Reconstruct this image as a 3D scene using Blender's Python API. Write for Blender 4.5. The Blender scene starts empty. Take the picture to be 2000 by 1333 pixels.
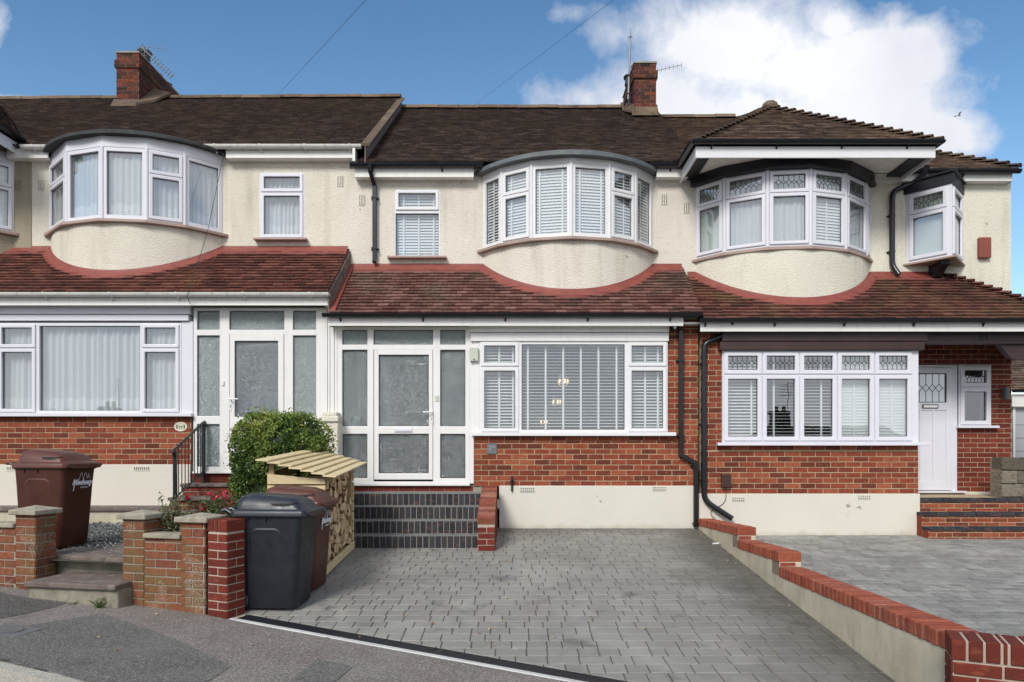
import bpy, bmesh, math, random
from mathutils import Vector, Matrix, noise
random.seed(7)
R = math.radians
FP = 4000/3          # focal length in pixels of the 2000 px wide photograph (24 mm on 36 mm)
CZ, HY = 1.45, 880   # camera height, horizon row
scn = bpy.context.scene
COL = scn.collection
# ------------------------------------------------------------------ camera, world, sun
cd = bpy.data.cameras.new('camera'); cam = bpy.data.objects.new('camera', cd); COL.objects.link(cam)
cd.sensor_width = 36; cd.lens = 24; cd.clip_start = .05; cd.clip_end = 3000
cd.shift_y = (HY-666.5)/2000
cam.location = (0, 0, CZ); cam.rotation_euler = (R(90), 0, 0)
scn.camera = cam
SUN_EL, SUN_AZ = R(40), R(-24)      # azimuth measured from behind the camera (-Y) towards the left
sd = bpy.data.lights.new('sun', 'SUN'); sun = bpy.data.objects.new('sun', sd); COL.objects.link(sun)
sd.energy = 2.2; sd.angle = R(18); sd.color = (1, .965, .91)
sdir = Vector((math.sin(SUN_AZ)*math.cos(SUN_EL), -math.cos(SUN_AZ)*math.cos(SUN_EL), math.sin(SUN_EL)))
sun.rotation_euler = (-sdir).to_track_quat('-Z', 'Y').to_euler()
scn.view_settings.view_transform = 'Standard'; scn.view_settings.look = 'None'
scn.view_settings.gamma = 1; scn.view_settings.exposure = 0.5
scn.cycles.max_bounces = 8; scn.cycles.transparent_max_bounces = 16

def node(nt, typ, ins=None, **props):
    n = nt.nodes.new(typ)
    for k, v in props.items(): setattr(n, k, v)
    for k, v in (ins or {}).items():
        s = n.inputs[k]
        if isinstance(v, bpy.types.NodeSocket): nt.links.new(v, s)
        else: s.default_value = v
    return n
def c4(c): return (c[0], c[1], c[2], 1)
def mth(nt, op, a, b=None, clamp=False):
    n = node(nt, 'ShaderNodeMath', {0: a} if b is None else {0: a, 1: b}, operation=op); n.use_clamp = clamp
    return n.outputs[0]
def mix(nt, f, a, b, typ='MIX'):
    n = node(nt, 'ShaderNodeMix', None, data_type='RGBA', blend_type=typ)
    for k, v in ((0, f), (6, a), (7, b)):
        if isinstance(v, bpy.types.NodeSocket): nt.links.new(v, n.inputs[k])
        else: n.inputs[k].default_value = v if k == 0 else c4(v)
    return n.outputs[2]
def nz(nt, vec, scale, detail=3, rough=.55, dist=0):
    return node(nt, 'ShaderNodeTexNoise', {'Vector': vec, 'Scale': scale, 'Detail': detail, 'Roughness': rough, 'Distortion': dist}).outputs[0]
def ramp(nt, f, a, b, lo=0., hi=1.):
    n = node(nt, 'ShaderNodeMapRange', {'Value': f, 'From Min': a, 'From Max': b, 'To Min': lo, 'To Max': hi}); n.clamp = True
    return n.outputs[0]

w = bpy.data.worlds.new('World'); scn.world = w; w.use_nodes = True
nt = w.node_tree; nt.nodes.clear()
sky = node(nt, 'ShaderNodeTexSky', None, sky_type='NISHITA'); sky.sun_disc = False
sky.sun_elevation = SUN_EL; sky.sun_rotation = math.atan2(sdir.x, sdir.y); sky.air_density = 1.0; sky.dust_density = .6; sky.ozone_density = 1.3
skyc = node(nt, 'ShaderNodeVectorMath', {0: sky.outputs[0], 1: (.126, .126, .126)}, operation='MULTIPLY').outputs[0]
hs = node(nt, 'ShaderNodeHueSaturation', {'Hue': .493, 'Saturation': 1.14, 'Value': 1.0, 'Color': skyc}).outputs[0]
tc = node(nt, 'ShaderNodeTexCoord').outputs['Generated']
sx = node(nt, 'ShaderNodeSeparateXYZ', {0: tc})
yy = mth(nt, 'MAXIMUM', mth(nt, 'ABSOLUTE', sx.outputs[1]), .12)
U = mth(nt, 'DIVIDE', sx.outputs[0], yy); V = mth(nt, 'DIVIDE', sx.outputs[2], yy)
cv = node(nt, 'ShaderNodeCombineXYZ', {0: U, 1: V, 2: mth(nt, 'MULTIPLY', mth(nt, 'SIGN', sx.outputs[1]), 3.7)}).outputs[0]
n1 = nz(nt, cv, 5.5, 9, .62, .2); n2 = nz(nt, cv, 1.7, 4, .5)
def blob(px, py, rx, ry, amp=1.):
    u0, v0 = (px-1000)/FP, (HY-py)/FP
    a = mth(nt, 'MULTIPLY', mth(nt, 'SUBTRACT', U, u0), FP/rx); b = mth(nt, 'MULTIPLY', mth(nt, 'SUBTRACT', V, v0), FP/ry)
    r = mth(nt, 'SQRT', mth(nt, 'ADD', mth(nt, 'MULTIPLY', a, a), mth(nt, 'MULTIPLY', b, b)))
    return ramp(nt, r, 0, 1.6, amp, 0)
bl = None
for b in ((1290, 190, 190, 120), (1400, 90, 250, 125), (1600, 160, 270, 160), (1500, 240, 320, 130), (1690, 100, 150, 105), (1775, 110, 95, 85),
          (1800, 265, 130, 62), (1640, 45, 90, 60), (1215, 70, 140, 80, .74), (1150, 200, 160, 75, .68), (1120, 30, 70, 40, .58), (1090, 190, 90, 30, .56), (1885, 285, 60, 30, .7), (-45, 40, 75, 85), (10, 190, 90, 14, .6)):
    v = blob(*b); bl = v if bl is None else mth(nt, 'MAXIMUM', bl, v)
front = ramp(nt, sx.outputs[1], -.05, .05)
m_front = ramp(nt, mth(nt, 'ADD', bl, mth(nt, 'MULTIPLY', mth(nt, 'SUBTRACT', n1, .5), 1.5)), .30, .74)
m_back = mth(nt, 'MAXIMUM', ramp(nt, mth(nt, 'ADD', mth(nt, 'MULTIPLY', n1, .5), mth(nt, 'MULTIPLY', n2, .7)), .44, .60, .15, .92), ramp(nt, sx.outputs[2], .12, .38, .97, .0))
inv = mth(nt, 'SUBTRACT', 1, front)
msk = mth(nt, 'ADD', mth(nt, 'MULTIPLY', front, m_front), mth(nt, 'MULTIPLY', inv, m_back))
cshade = nz(nt, cv, 3.2, 5, .55, .4)
ccol = mix(nt, ramp(nt, cshade, .34, .62), (.56, .575, .63), (.70, .71, .74))
hs = mix(nt, 1., hs, mix(nt, ramp(nt, V, .42, .70), (1, 1, 1), (.76, .84, .90)), 'MULTIPLY')
fin = mix(nt, msk, hs, ccol)
bg = node(nt, 'ShaderNodeBackground', {'Color': fin, 'Strength': 1.0})
nt.links.new(bg.outputs[0], node(nt, 'ShaderNodeOutputWorld').inputs[0])

# ------------------------------------------------------------------ materials
MATS = {}
def new_mat(name):
    m = bpy.data.materials.new(name); m.use_nodes = True; m.node_tree.nodes.clear(); MATS[name] = m
    return m, m.node_tree
def finish(nt, col, rough=.6, bump=None, bstr=.3, bdist=.01, metal=0., spec=.5, sh=None, coat=0.):
    b = node(nt, 'ShaderNodeBsdfPrincipled', {'Roughness': rough, 'Metallic': metal, 'Specular IOR Level': spec})
    if isinstance(col, bpy.types.NodeSocket): nt.links.new(col, b.inputs['Base Color'])
    else: b.inputs['Base Color'].default_value = c4(col)
    if bump is not None:
        bn = node(nt, 'ShaderNodeBump', {'Height': bump, 'Strength': bstr, 'Distance': bdist})
        nt.links.new(bn.outputs[0], b.inputs['Normal'])
    nt.links.new(b.outputs[0], node(nt, 'ShaderNodeOutputMaterial').inputs[0])
    return b
def P(nt):
    return node(nt, 'ShaderNodeNewGeometry').outputs['Position']
def rnd(nt): return node(nt, 'ShaderNodeAttribute', None, attribute_name='rnd').outputs['Fac']
def stretch(nt, vec, s):
    return node(nt, 'ShaderNodeVectorMath', {0: vec, 1: s}, operation='MULTIPLY').outputs[0]

def paint(name, col, rough=.35, var=.06, dirt=0., nscale=3., bscale=0, bstr=.1, dirtcol=(.25, .24, .2), streak=False):
    m, nt = new_mat(name); p = P(nt)
    a = nz(nt, p, nscale, 4)
    c = mix(nt, ramp(nt, a, .3, .7), tuple(x*(1-var) for x in col), tuple(min(1, x*(1+var)) for x in col))
    if dirt:
        q = stretch(nt, p, (14, 14, 1.5)) if streak else p
        d = nz(nt, q, 1.3 if streak else 9, 6, .65)
        c = mix(nt, ramp(nt, d, .52, .8, 0, dirt), c, dirtcol)
    finish(nt, c, rough, nz(nt, p, bscale, 3) if bscale else None, bstr, .004)
    return m
paint('upvc', (.72, .72, .73), .28, .02, .10)
paint('upvc_cool', (.67, .67, .72), .28, .02, .06)
paint('upvc_porch', (.74, .73, .71), .3, .02, .18, streak=True)
paint('trim_white', (.73, .72, .68), .4, .04, .35, streak=True, dirtcol=(.34, .35, .29))
paint('gutter_white', (.72, .72, .68), .35, .05, .75, streak=True, dirtcol=(.25, .26, .22))
paint('gutter_black', (.010, .011, .015), .28, .2, .1, dirtcol=(.06, .06, .06))
paint('black_paint', (.012, .013, .018), .4, .2, .1, dirtcol=(.07, .07, .07))
paint('rail_black', (.012, .012, .014), .33, .1)
paint('brown_timber', (.042, .020, .019), .45, .25, .3, streak=False, dirtcol=(.02, .01, .01))
paint('sill_stone', (.36, .26, .22), .6, .12, .4)
paint('lead_grey', (.105, .12, .125), .6, .2, .5, dirtcol=(.26, .27, .25))
paint('felt_black', (.03, .033, .036), .8, .3, .5, bscale=60, bstr=.4, dirtcol=(.12, .11, .09))
paint('rubber', (.02, .02, .022), .6, .1)
paint('concrete', (.30, .275, .225), .85, .18, .7, bscale=60, bstr=.5, dirtcol=(.09, .085, .06))
paint('cap_stone', (.31, .28, .215), .9, .2, .8, 14, bscale=90, bstr=.6, dirtcol=(.12, .11, .08))
paint('old_slab', (.135, .105, .092), .9, .3, .9, 8, bscale=90, bstr=.6, dirtcol=(.30, .29, .24))
paint('red_flash', (.215, .050, .037), .55, .18, .45, 6, dirtcol=(.16, .04, .03))
paint('silver', (.45, .46, .48), .3, .1)
paint('chrome', (.7, .7, .7), .2, .02)
paint('aerial_grey', (.22, .23, .25), .4, .1)
paint('slate_plaque', (.12, .135, .15), .5, .1)
paint('white_print', (.72, .75, .78), .5, .02)
paint('plaque_cream', (.62, .60, .47), .35, .06)
paint('green_box', (.50, .53, .44), .4, .05, .3)
paint('brown_plastic', (.05, .022, .017), .4, .1)
paint('terracotta', (.20, .052, .028), .75, .25, .5, dirtcol=(.05, .03, .025))
paint('mossy_concrete', (.22, .205, .16), .9, .3, .9, 7, bscale=70, bstr=.6, dirtcol=(.09, .09, .055))
paint('interior', (.30, .285, .26), .8, .05)
paint('porch_inside', (.20, .20, .19), .8, .15)
paint('interior_dark', (.05, .05, .05), .8, .05)
paint('soffit', (.80, .80, .76), .5, .04, .35)
paint('mortar_old', (.27, .245, .185), .95, .15, .6, bscale=120, bstr=.6)
paint('twig', (.07, .045, .03), .8, .2)
paint('blue_plastic', (.02, .22, .42), .4, .05)
paint('cable', (.02, .02, .02), .6, .05)
paint('grate_dark', (.012, .014, .018), .45, .1)
paint('channel_white', (.50, .50, .48), .7, .1, .6)
paint('iron', (.13, .135, .14), .5, .2, .5, bscale=80, bstr=.4)
paint('garage_grey', (.38, .39, .41), .5, .05)
paint('vent_dark', (.03, .028, .025), .8, .1)

def plastic(name, col):
    m, nt = new_mat(name); p = P(nt)
    c = mix(nt, ramp(nt, nz(nt, p, 4, 5), .3, .7), tuple(x*.85 for x in col), tuple(x*1.2 for x in col))
    d = nz(nt, stretch(nt, p, (6, 6, 1.2)), 3, 6, .7)
    c = mix(nt, ramp(nt, d, .55, .85, 0, .25), c, tuple(x*1.5+.03 for x in col))
    finish(nt, c, ramp(nt, nz(nt, p, 12, 4), .3, .7, .34, .5), nz(nt, p, 320, 2), .12, .002)
plastic('bin_brown', (.058, .0145, .0075)); plastic('bin_black', (.0095, .0125, .018))
plastic('lid_brown', (.088, .028, .017)); plastic('lid_black', (.018, .022, .030))

def render_wall(name, col, bs=1.0):
    m, nt = new_mat(name); p = P(nt)
    a = nz(nt, p, 1.1, 5); d = nz(nt, stretch(nt, p, (3.5, 3.5, .5)), 1.2, 6, .6)
    c = mix(nt, ramp(nt, a, .35, .7), tuple(x*.94 for x in col), tuple(min(1, x*1.05) for x in col))
    c = mix(nt, ramp(nt, d, .52, .80, 0, .6), c, (col[0]*.60, col[1]*.57, col[2]*.50))
    sp = nz(nt, p, 36, 3)
    c = mix(nt, ramp(nt, sp, .54, .72, 0, .26*bs), c, (col[0]*.58, col[1]*.53, col[2]*.42))
    pit = nz(nt, p, 7.5, 1); c = mix(nt, ramp(nt, pit, .775, .80, 0, .5*bs), c, (.2, .17, .12))
    v = node(nt, 'ShaderNodeTexVoronoi', {'Vector': p, 'Scale': 76.}, feature='SMOOTH_F1').outputs['Distance']
    h = mth(nt, 'ADD', mth(nt, 'MULTIPLY', v, -.8), nz(nt, p, 66, 3, .6))
    finish(nt, c, .9, h, .5*bs, .032, spec=.2)
render_wall('pebbledash', (.735, .69, .60))
render_wall('pebbledash_left', (.73, .685, .58))
render_wall('pebbledash_beige', (.36, .32, .235))  # the far left house's own darker beige paint
render_wall('pebbledash_right', (.745, .71, .60))
def plinth_mat(name, col, lo):
    m, nt = new_mat(name); p = P(nt)
    c = mix(nt, ramp(nt, nz(nt, p, 1.6, 5), .35, .7), tuple(x*.95 for x in col), col)
    f = nz(nt, stretch(nt, p, (1, 1, 1.4)), 5.2, 4, .55); g = nz(nt, p, 1.1, 2)
    c = mix(nt, ramp(nt, mth(nt, 'MULTIPLY', f, ramp(nt, g, .46, .66)), .600, .635, 0, .7), c, (.20, .18, .14))
    z = node(nt, 'ShaderNodeSeparateXYZ', {0: p}).outputs[2]
    e = mth(nt, 'ADD', z, mth(nt, 'MULTIPLY', nz(nt, p, 4, 5), .22))
    c = mix(nt, ramp(nt, e, lo+.11, lo+.24, .75, 0), c, (.36, .31, .20))
    finish(nt, c, .75, nz(nt, p, 18, 4), .25, .012)
plinth_mat('plinth_paint', (.63, .60, .53), .22); plinth_mat('plinth_right', (.64, .61, .53), .12); plinth_mat('plinth_left', (.64, .60, .52), .1)

def brick_mat(name, cols, dark=.5, moss=0., white=0.):
    m, nt = new_mat(name); p = P(nt); r = rnd(nt)
    cr = node(nt, 'ShaderNodeValToRGB', {'Fac': r}); e = cr.color_ramp.elements
    while len(e) < len(cols): e.new(.5)
    for i, cc in enumerate(cols): e[i].position = i/(len(cols)-1); e[i].color = c4(cc)
    c = cr.outputs[0]
    c = mix(nt, ramp(nt, nz(nt, p, 26, 5, .65), .42, .75, 0, dark), c, (.075, .022, .015))
    c = mix(nt, ramp(nt, nz(nt, stretch(nt, p, (1, 1, 3)), 9, 4), .56, .8, 0, .4), c, (.40, .14, .07))
    if moss:
        f = ramp(nt, nz(nt, p, 3.1, 5, .6), .44, .64, 0, moss); c = mix(nt, f, c, (.13, .115, .045))
    if white:
        f = ramp(nt, mth(nt, 'MULTIPLY', nz(nt, p, 85, 4, .7), ramp(nt, nz(nt, p, 2.3, 3), .40, .62)), .50, .60, 0, white*.75); c = mix(nt, f, c, (.50, .47, .40))
    finish(nt, c, .85, nz(nt, p, 60, 5, .7), .55, .006, spec=.25)
brick_mat('brick_house', [(.11, .030, .018), (.20, .046, .023), (.255, .058, .028), (.33, .10, .048)], .6)
brick_mat('brick_dark', [(.115, .022, .015), (.17, .032, .02), (.20, .04, .024)], .5)
brick_mat('brick_old', [(.13, .042, .028), (.21, .070, .038), (.25, .085, .042), (.17, .070, .042)], .7, .62, .6)
brick_mat('brick_new', [(.11, .020, .013), (.15, .026, .016), (.185, .033, .020)], .6, 0, .12)
brick_mat('brick_coping', [(.22, .05, .03), (.30, .075, .042), (.34, .09, .05)], .4, .12, .2)
brick_mat('brick_coping_worn', [(.16, .04, .028), (.24, .06, .04), (.36, .16, .11)], .4, .2, .35)
brick_mat('brick_chimney', [(.022, .015, .014), (.12, .027, .016), (.04, .019, .016), (.19, .042, .022), (.08, .022, .016), (.025, .015, .014)], .6, .1)
brick_mat('brick_blue', [(.022, .026, .032), (.032, .037, .045), (.045, .046, .052)], .2)
paint('mortar', (.43, .335, .21), .95, .12, .3, bscale=120, bstr=.5)
paint('tread_grey', (.17, .175, .17), .85, .2, .6, 8, bscale=80, bstr=.5, dirtcol=(.10, .10, .09))
paint('mortar_dark', (.20, .16, .12), .95, .12, .3, bscale=120, bstr=.5)
paint('mortar_new', (.42, .34, .27), .95, .15, .5, bscale=120, bstr=.6, dirtcol=(.20, .13, .1))
paint('mortar_blue', (.36, .33, .27), .95, .12, .3, bscale=120, bstr=.5)

def tile_mat(name, cols, moss=(.20, .14, .07), ms=.5, lo=.5, stain=None, pat=(.02, .012, .01), ps=.5):
    m, nt = new_mat(name); p = P(nt); r = rnd(nt)
    cr = node(nt, 'ShaderNodeValToRGB', {'Fac': r}); e = cr.color_ramp.elements
    while len(e) < len(cols): e.new(.5)
    for i, cc in enumerate(cols): e[i].position = i/(len(cols)-1); e[i].color = c4(cc)
    c = cr.outputs[0]
    c = mix(nt, ramp(nt, nz(nt, p, .9, 6, .6, .5), lo, lo+.17, 0, ms), c, moss)
    c = mix(nt, ramp(nt, nz(nt, p, 1.5, 4, .6, 1.), .52, .68, 0, ps), c, pat)
    c = mix(nt, ramp(nt, nz(nt, p, 16, 5, .7), .5, .75, 0, .5), c, tuple(x*.4 for x in cols[0]))
    if stain: c = mix(nt, ramp(nt, nz(nt, p, 30, 3, .6), .60, .72, 0, .6), c, stain)
    finish(nt, c, .88, nz(nt, p, 55, 4, .7), .5, .006, spec=.2)
tile_mat('tile_brown', [(.052, .038, .034), (.070, .050, .043), (.082, .058, .050), (.125, .092, .076)], (.12, .082, .052), .40, .5, (.20, .17, .145), (.045, .032, .028), .35)
tile_mat('tile_brown_light', [(.065, .046, .037), (.10, .068, .052), (.13, .086, .064), (.19, .135, .10)], (.21, .14, .075), .4, .52, (.22, .19, .15), (.055, .038, .03), .4)
tile_mat('tile_red', [(.065, .027, .021), (.10, .035, .026), (.125, .045, .033), (.17, .068, .05)], (.19, .10, .045), .5, .55, (.28, .13, .08), (.045, .02, .017), .75)
tile_mat('tile_red_mid', [(.085, .040, .032), (.125, .052, .041), (.155, .070, .056), (.22, .115, .095)], (.155, .12, .085), .6, .50, (.30, .21, .17), (.07, .04, .034), .7)
tile_mat('tile_red_dark', [(.065, .029, .024), (.095, .036, .028), (.12, .045, .035), (.16, .066, .05)], (.16, .11, .05), .6, .5, (.22, .12, .07), (.03, .02, .016), .75)
tile_mat('ridge', [(.12, .085, .06), (.17, .12, .085), (.21, .15, .11)], (.25, .19, .12), .5, .5, (.3, .27, .2))

def paver_mat(name, cols, stain=(.30, .29, .25), wet=.4, edge=.8):
    m, nt = new_mat(name); p = P(nt); r = rnd(nt)
    cr = node(nt, 'ShaderNodeValToRGB', {'Fac': r}); e = cr.color_ramp.elements
    while len(e) < len(cols): e.new(.5)
    for i, cc in enumerate(cols): e[i].position = i/(len(cols)-1); e[i].color = c4(cc)
    c = cr.outputs[0]
    c = mix(nt, ramp(nt, nz(nt, p, 1.05, 5, .6, .8), .47, .70, 0, .5), c, stain)
    c = mix(nt, ramp(nt, nz(nt, p, .7, 5, .65, 1.), .53, .72, 0, wet), c, (.065, .065, .06))
    c = mix(nt, ramp(nt, nz(nt, p, 5, 5, .65), .54, .74, 0, .32), c, tuple(x*.5 for x in cols[0]))
    c = mix(nt, ramp(nt, nz(nt, p, 6.5, 3, .5, 2.), .66, .72, 0, .3), c, (.42, .41, .37))
    c = mix(nt, ramp(nt, nz(nt, p, 180, 2), .35, .65, 0, .25), c, tuple(x*1.35 for x in cols[-1]))
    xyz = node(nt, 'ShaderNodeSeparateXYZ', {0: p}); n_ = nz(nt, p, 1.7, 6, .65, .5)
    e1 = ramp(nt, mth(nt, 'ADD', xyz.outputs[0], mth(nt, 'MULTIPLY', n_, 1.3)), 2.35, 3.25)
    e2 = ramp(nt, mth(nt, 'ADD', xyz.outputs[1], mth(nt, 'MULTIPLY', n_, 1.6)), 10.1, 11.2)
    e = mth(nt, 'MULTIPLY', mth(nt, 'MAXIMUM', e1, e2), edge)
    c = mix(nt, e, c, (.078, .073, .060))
    oil = ramp(nt, nz(nt, p, 2.1, 4, .6, .3), .60, .70, 0, .55); c = mix(nt, oil, c, (.07, .07, .072))
    finish(nt, c, ramp(nt, nz(nt, p, 2, 4), .35, .65, .55, .8), nz(nt, p, 150, 4), .5, .003, spec=.35)
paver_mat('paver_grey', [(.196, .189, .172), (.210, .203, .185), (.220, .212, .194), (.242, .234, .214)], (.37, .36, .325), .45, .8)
paver_mat('paver_old', [(.15, .148, .138), (.19, .187, .175), (.22, .216, .202), (.28, .274, .255)], (.38, .37, .33), .5, .0)
paint('joint_sand', (.065, .058, .045), .95, .3, .5, 8, bscale=150, bstr=.6, dirtcol=(.12, .10, .06))

def asphalt(name, a, b, spk, s=160.):
    m, nt = new_mat(name); p = P(nt)
    v = node(nt, 'ShaderNodeTexVoronoi', {'Vector': p, 'Scale': s}); 
    g = node(nt, 'ShaderNodeSeparateColor', {0: v.outputs['Color']}).outputs[0]
    c = mix(nt, ramp(nt, nz(nt, p, 1.6, 6, .65), .35, .68), a, b)
    c = mix(nt, ramp(nt, g, .55, 1., 0, .75), c, spk)
    c = mix(nt, ramp(nt, g, 0, .25, .5, 0), c, tuple(x*.35 for x in a))
    c = mix(nt, ramp(nt, nz(nt, p, 4.2, 5, .6, .6), .56, .74, 0, .4), c, tuple(x*.55 for x in a))
    h = mth(nt, 'ADD', g, nz(nt, p, 70, 4, .7))
    finish(nt, c, .8, h, .7, .006, spec=.3)
asphalt('asphalt_dark', (.070, .066, .060), (.10, .096, .088), (.24, .23, .21), 120.)
asphalt('asphalt_patch', (.105, .102, .094), (.14, .136, .125), (.30, .29, .27), 120.)
asphalt('asphalt_red', (.150, .132, .118), (.205, .182, .166), (.42, .38, .35), 130.)
asphalt('asphalt_road', (.055, .055, .055), (.08, .08, .08), (.16, .16, .16))
asphalt('kerb_stone', (.36, .34, .29), (.46, .43, .37), (.6, .56, .5), 150.)
asphalt('field', (.06, .075, .03), (.09, .1, .045), (.1, .11, .05), 20.)

def slate_mat():
    m, nt = new_mat('slate_chips'); p = P(nt); r = rnd(nt)
    c = mix(nt, r, (.055, .065, .068), (.30, .33, .33)); finish(nt, c, .5, nz(nt, p, 90, 3), .4, .003)
slate_mat()
def rendered_low():
    m, nt = new_mat('rough_render'); p = P(nt)
    c = mix(nt, ramp(nt, nz(nt, p, 2.2, 6, .6), .35, .65), (.42, .375, .28), (.58, .525, .40))
    c = mix(nt, ramp(nt, nz(nt, stretch(nt, p, (5, 5, 1)), 2.2, 6, .7), .53, .78, 0, .5), c, (.16, .15, .09))
    finish(nt, c, .9, nz(nt, p, 60, 5, .7), .45, .008)
rendered_low()
def stone_mat():
    m, nt = new_mat('block_stone'); p = P(nt); r = rnd(nt)
    c = mix(nt, r, (.10, .085, .06), (.23, .20, .15)); c = mix(nt, ramp(nt, nz(nt, p, 14, 5), .45, .7, 0, .6), c, (.06, .05, .04))
    finish(nt, c, .9, nz(nt, p, 22, 5), .8, .03)
stone_mat()
def wood_mat(name, a, b, g=(30, 30, 3)):
    m, nt = new_mat(name); p = node(nt, 'ShaderNodeTexCoord').outputs['Object']; r = rnd(nt)
    gr = nz(nt, stretch(nt, p, g), 2.5, 6, .6, 1.2)
    c = mix(nt, ramp(nt, gr, .38, .64), a, b)
    c = mix(nt, mth(nt, 'MULTIPLY', r, .5), c, tuple(x*.62 for x in a))
    kn = node(nt, 'ShaderNodeTexVoronoi', {'Vector': stretch(nt, p, (5, 5, 5)), 'Scale': 1.}).outputs['Distance']
    c = mix(nt, ramp(nt, kn, .07, .12, .8, 0), c, (.16, .07, .025))
    finish(nt, c, .65, gr, .3, .003)
wood_mat('store_wood', (.58, .46, .25), (.72, .61, .38), (26, 3, 26))
wood_mat('store_wood_dark', (.30, .21, .10), (.40, .30, .15), (26, 3, 26))
wood_mat('log_end', (.60, .42, .23), (.74, .58, .36), (9, 40, 40))
wood_mat('log_bark', (.12, .07, .045), (.30, .19, .11), (4, 30, 30))

def leaf_mat(name, cols, tr=.25):
    m, nt = new_mat(name); r = rnd(nt)
    cr = node(nt, 'ShaderNodeValToRGB', {'Fac': r}); e = cr.color_ramp.elements
    while len(e) < len(cols): e.new(.5)
    for i, cc in enumerate(cols): e[i].position = i/(len(cols)-1); e[i].color = c4(cc)
    b = node(nt, 'ShaderNodeBsdfPrincipled', {'Base Color': cr.outputs[0], 'Roughness': .38, 'Specular IOR Level': .5})
    t = node(nt, 'ShaderNodeBsdfTranslucent', {'Color': cr.outputs[0]})
    s = node(nt, 'ShaderNodeMixShader', {0: tr, 1: b.outputs[0], 2: t.outputs[0]})
    nt.links.new(s.outputs[0], node(nt, 'ShaderNodeOutputMaterial').inputs[0])
leaf_mat('bush_leaf', [(.035, .07, .014), (.075, .13, .022), (.14, .215, .038), (.24, .31, .065), (.44, .43, .09)])
leaf_mat('rose_leaf', [(.04, .08, .025), (.08, .13, .04), (.14, .17, .07)])
leaf_mat('pale_leaf', [(.14, .16, .07), (.22, .23, .11), (.30, .28, .14)])
leaf_mat('weed_leaf', [(.04, .12, .02), (.08, .20, .03), (.14, .28, .05)])
leaf_mat('rose_red', [(.30, .01, .02), (.45, .02, .04), (.55, .06, .09)])
leaf_mat('dead_leaf', [(.22, .09, .03), (.34, .15, .06), (.46, .34, .20), (.50, .44, .20)], .1)

def glass(name, refl, tint=(.86, .9, .9), rough=.0, extra=.0):
    m, nt = new_mat(name); p = P(nt)
    fr = node(nt, 'ShaderNodeFresnel', {'IOR': 1.5}).outputs[0]
    f = mth(nt, 'MULTIPLY', mth(nt, 'ADD', mth(nt, 'MULTIPLY', fr, 1.5), refl, True), mth(nt, 'SUBTRACT', 1, node(nt, 'ShaderNodeNewGeometry').outputs['Backfacing']))
    t = node(nt, 'ShaderNodeBsdfTransparent', {'Color': c4(tint)})
    wob = node(nt, 'ShaderNodeBump', {'Height': nz(nt, p, 1.6, 2), 'Strength': .05, 'Distance': .02})
    g = node(nt, 'ShaderNodeBsdfGlossy', {'Color': (.95, .97, 1, 1), 'Roughness': rough, 'Normal': wob.outputs[0]})
    s = node(nt, 'ShaderNodeMixShader', {0: f, 1: t.outputs[0], 2: g.outputs[0]})
    nt.links.new(s.outputs[0], node(nt, 'ShaderNodeOutputMaterial').inputs[0])
glass('glass', .17, (.95, .97, .97)); glass('glass_lead', .20, (.95, .97, .97))
def obscure(name, diff, tint, dc):
    m, nt = new_mat(name); p = P(nt)
    wv = nz(nt, stretch(nt, p, (1, 1, .8)), 30, 2, .55, 4.5); w2 = nz(nt, p, 70, 2, .5, 2.)
    bn = node(nt, 'ShaderNodeBump', {'Height': wv, 'Strength': .8, 'Distance': .02}).outputs[0]
    a = node(nt, 'ShaderNodeBsdfTransparent', {'Color': c4(tint)})
    b = node(nt, 'ShaderNodeBsdfGlossy', {'Color': (.86, .92, .94, 1), 'Roughness': .12, 'Normal': bn})
    c = node(nt, 'ShaderNodeBsdfDiffuse', {'Color': c4(dc), 'Normal': bn})
    bf = mth(nt, 'SUBTRACT', 1, node(nt, 'ShaderNodeNewGeometry').outputs['Backfacing'])
    k = mth(nt, 'MULTIPLY', ramp(nt, mth(nt, 'ADD', mth(nt, 'MULTIPLY', wv, .6), mth(nt, 'MULTIPLY', w2, .4)), .40, .60, .05, .52), bf)
    s = node(nt, 'ShaderNodeMixShader', {0: k, 1: a.outputs[0], 2: b.outputs[0]})
    d = mth(nt, 'MULTIPLY', ramp(nt, w2, .38, .62, diff*.65, diff*1.35), bf)
    s = node(nt, 'ShaderNodeMixShader', {0: d, 1: s.outputs[0], 2: c.outputs[0]})
    nt.links.new(s.outputs[0], node(nt, 'ShaderNodeOutputMaterial').inputs[0])
obscure('obscured_glass', .13, (.72, .80, .78), (.50, .56, .57)); obscure('obscured_pale', .40, (.72, .82, .80), (.52, .60, .59)); obscure('obscured_dark', .07, (.50, .54, .52), (.30, .33, .33))
def cloth(name, col, tr=.4, al=0.):
    m, nt = new_mat(name)
    d = node(nt, 'ShaderNodeBsdfDiffuse', {'Color': c4(col)}); t = node(nt, 'ShaderNodeBsdfTranslucent', {'Color': c4(col)})
    s = node(nt, 'ShaderNodeMixShader', {0: tr, 1: d.outputs[0], 2: t.outputs[0]})
    x = node(nt, 'ShaderNodeBsdfTransparent', None)
    s = node(nt, 'ShaderNodeMixShader', {0: al, 1: s.outputs[0], 2: x.outputs[0]})
    nt.links.new(s.outputs[0], node(nt, 'ShaderNodeOutputMaterial').inputs[0])
cloth('net', (.86, .88, .90), .3, .12); cloth('lace', (.92, .93, .94), .2, .3); cloth('slat', (.90, .91, .91), .2); cloth('roller', (.78, .82, .76), .3)
def emit(name, col, s):
    m, nt = new_mat(name); e = node(nt, 'ShaderNodeEmission', {'Color': c4(col), 'Strength': s})
    nt.links.new(e.outputs[0], node(nt, 'ShaderNodeOutputMaterial').inputs[0])
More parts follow.
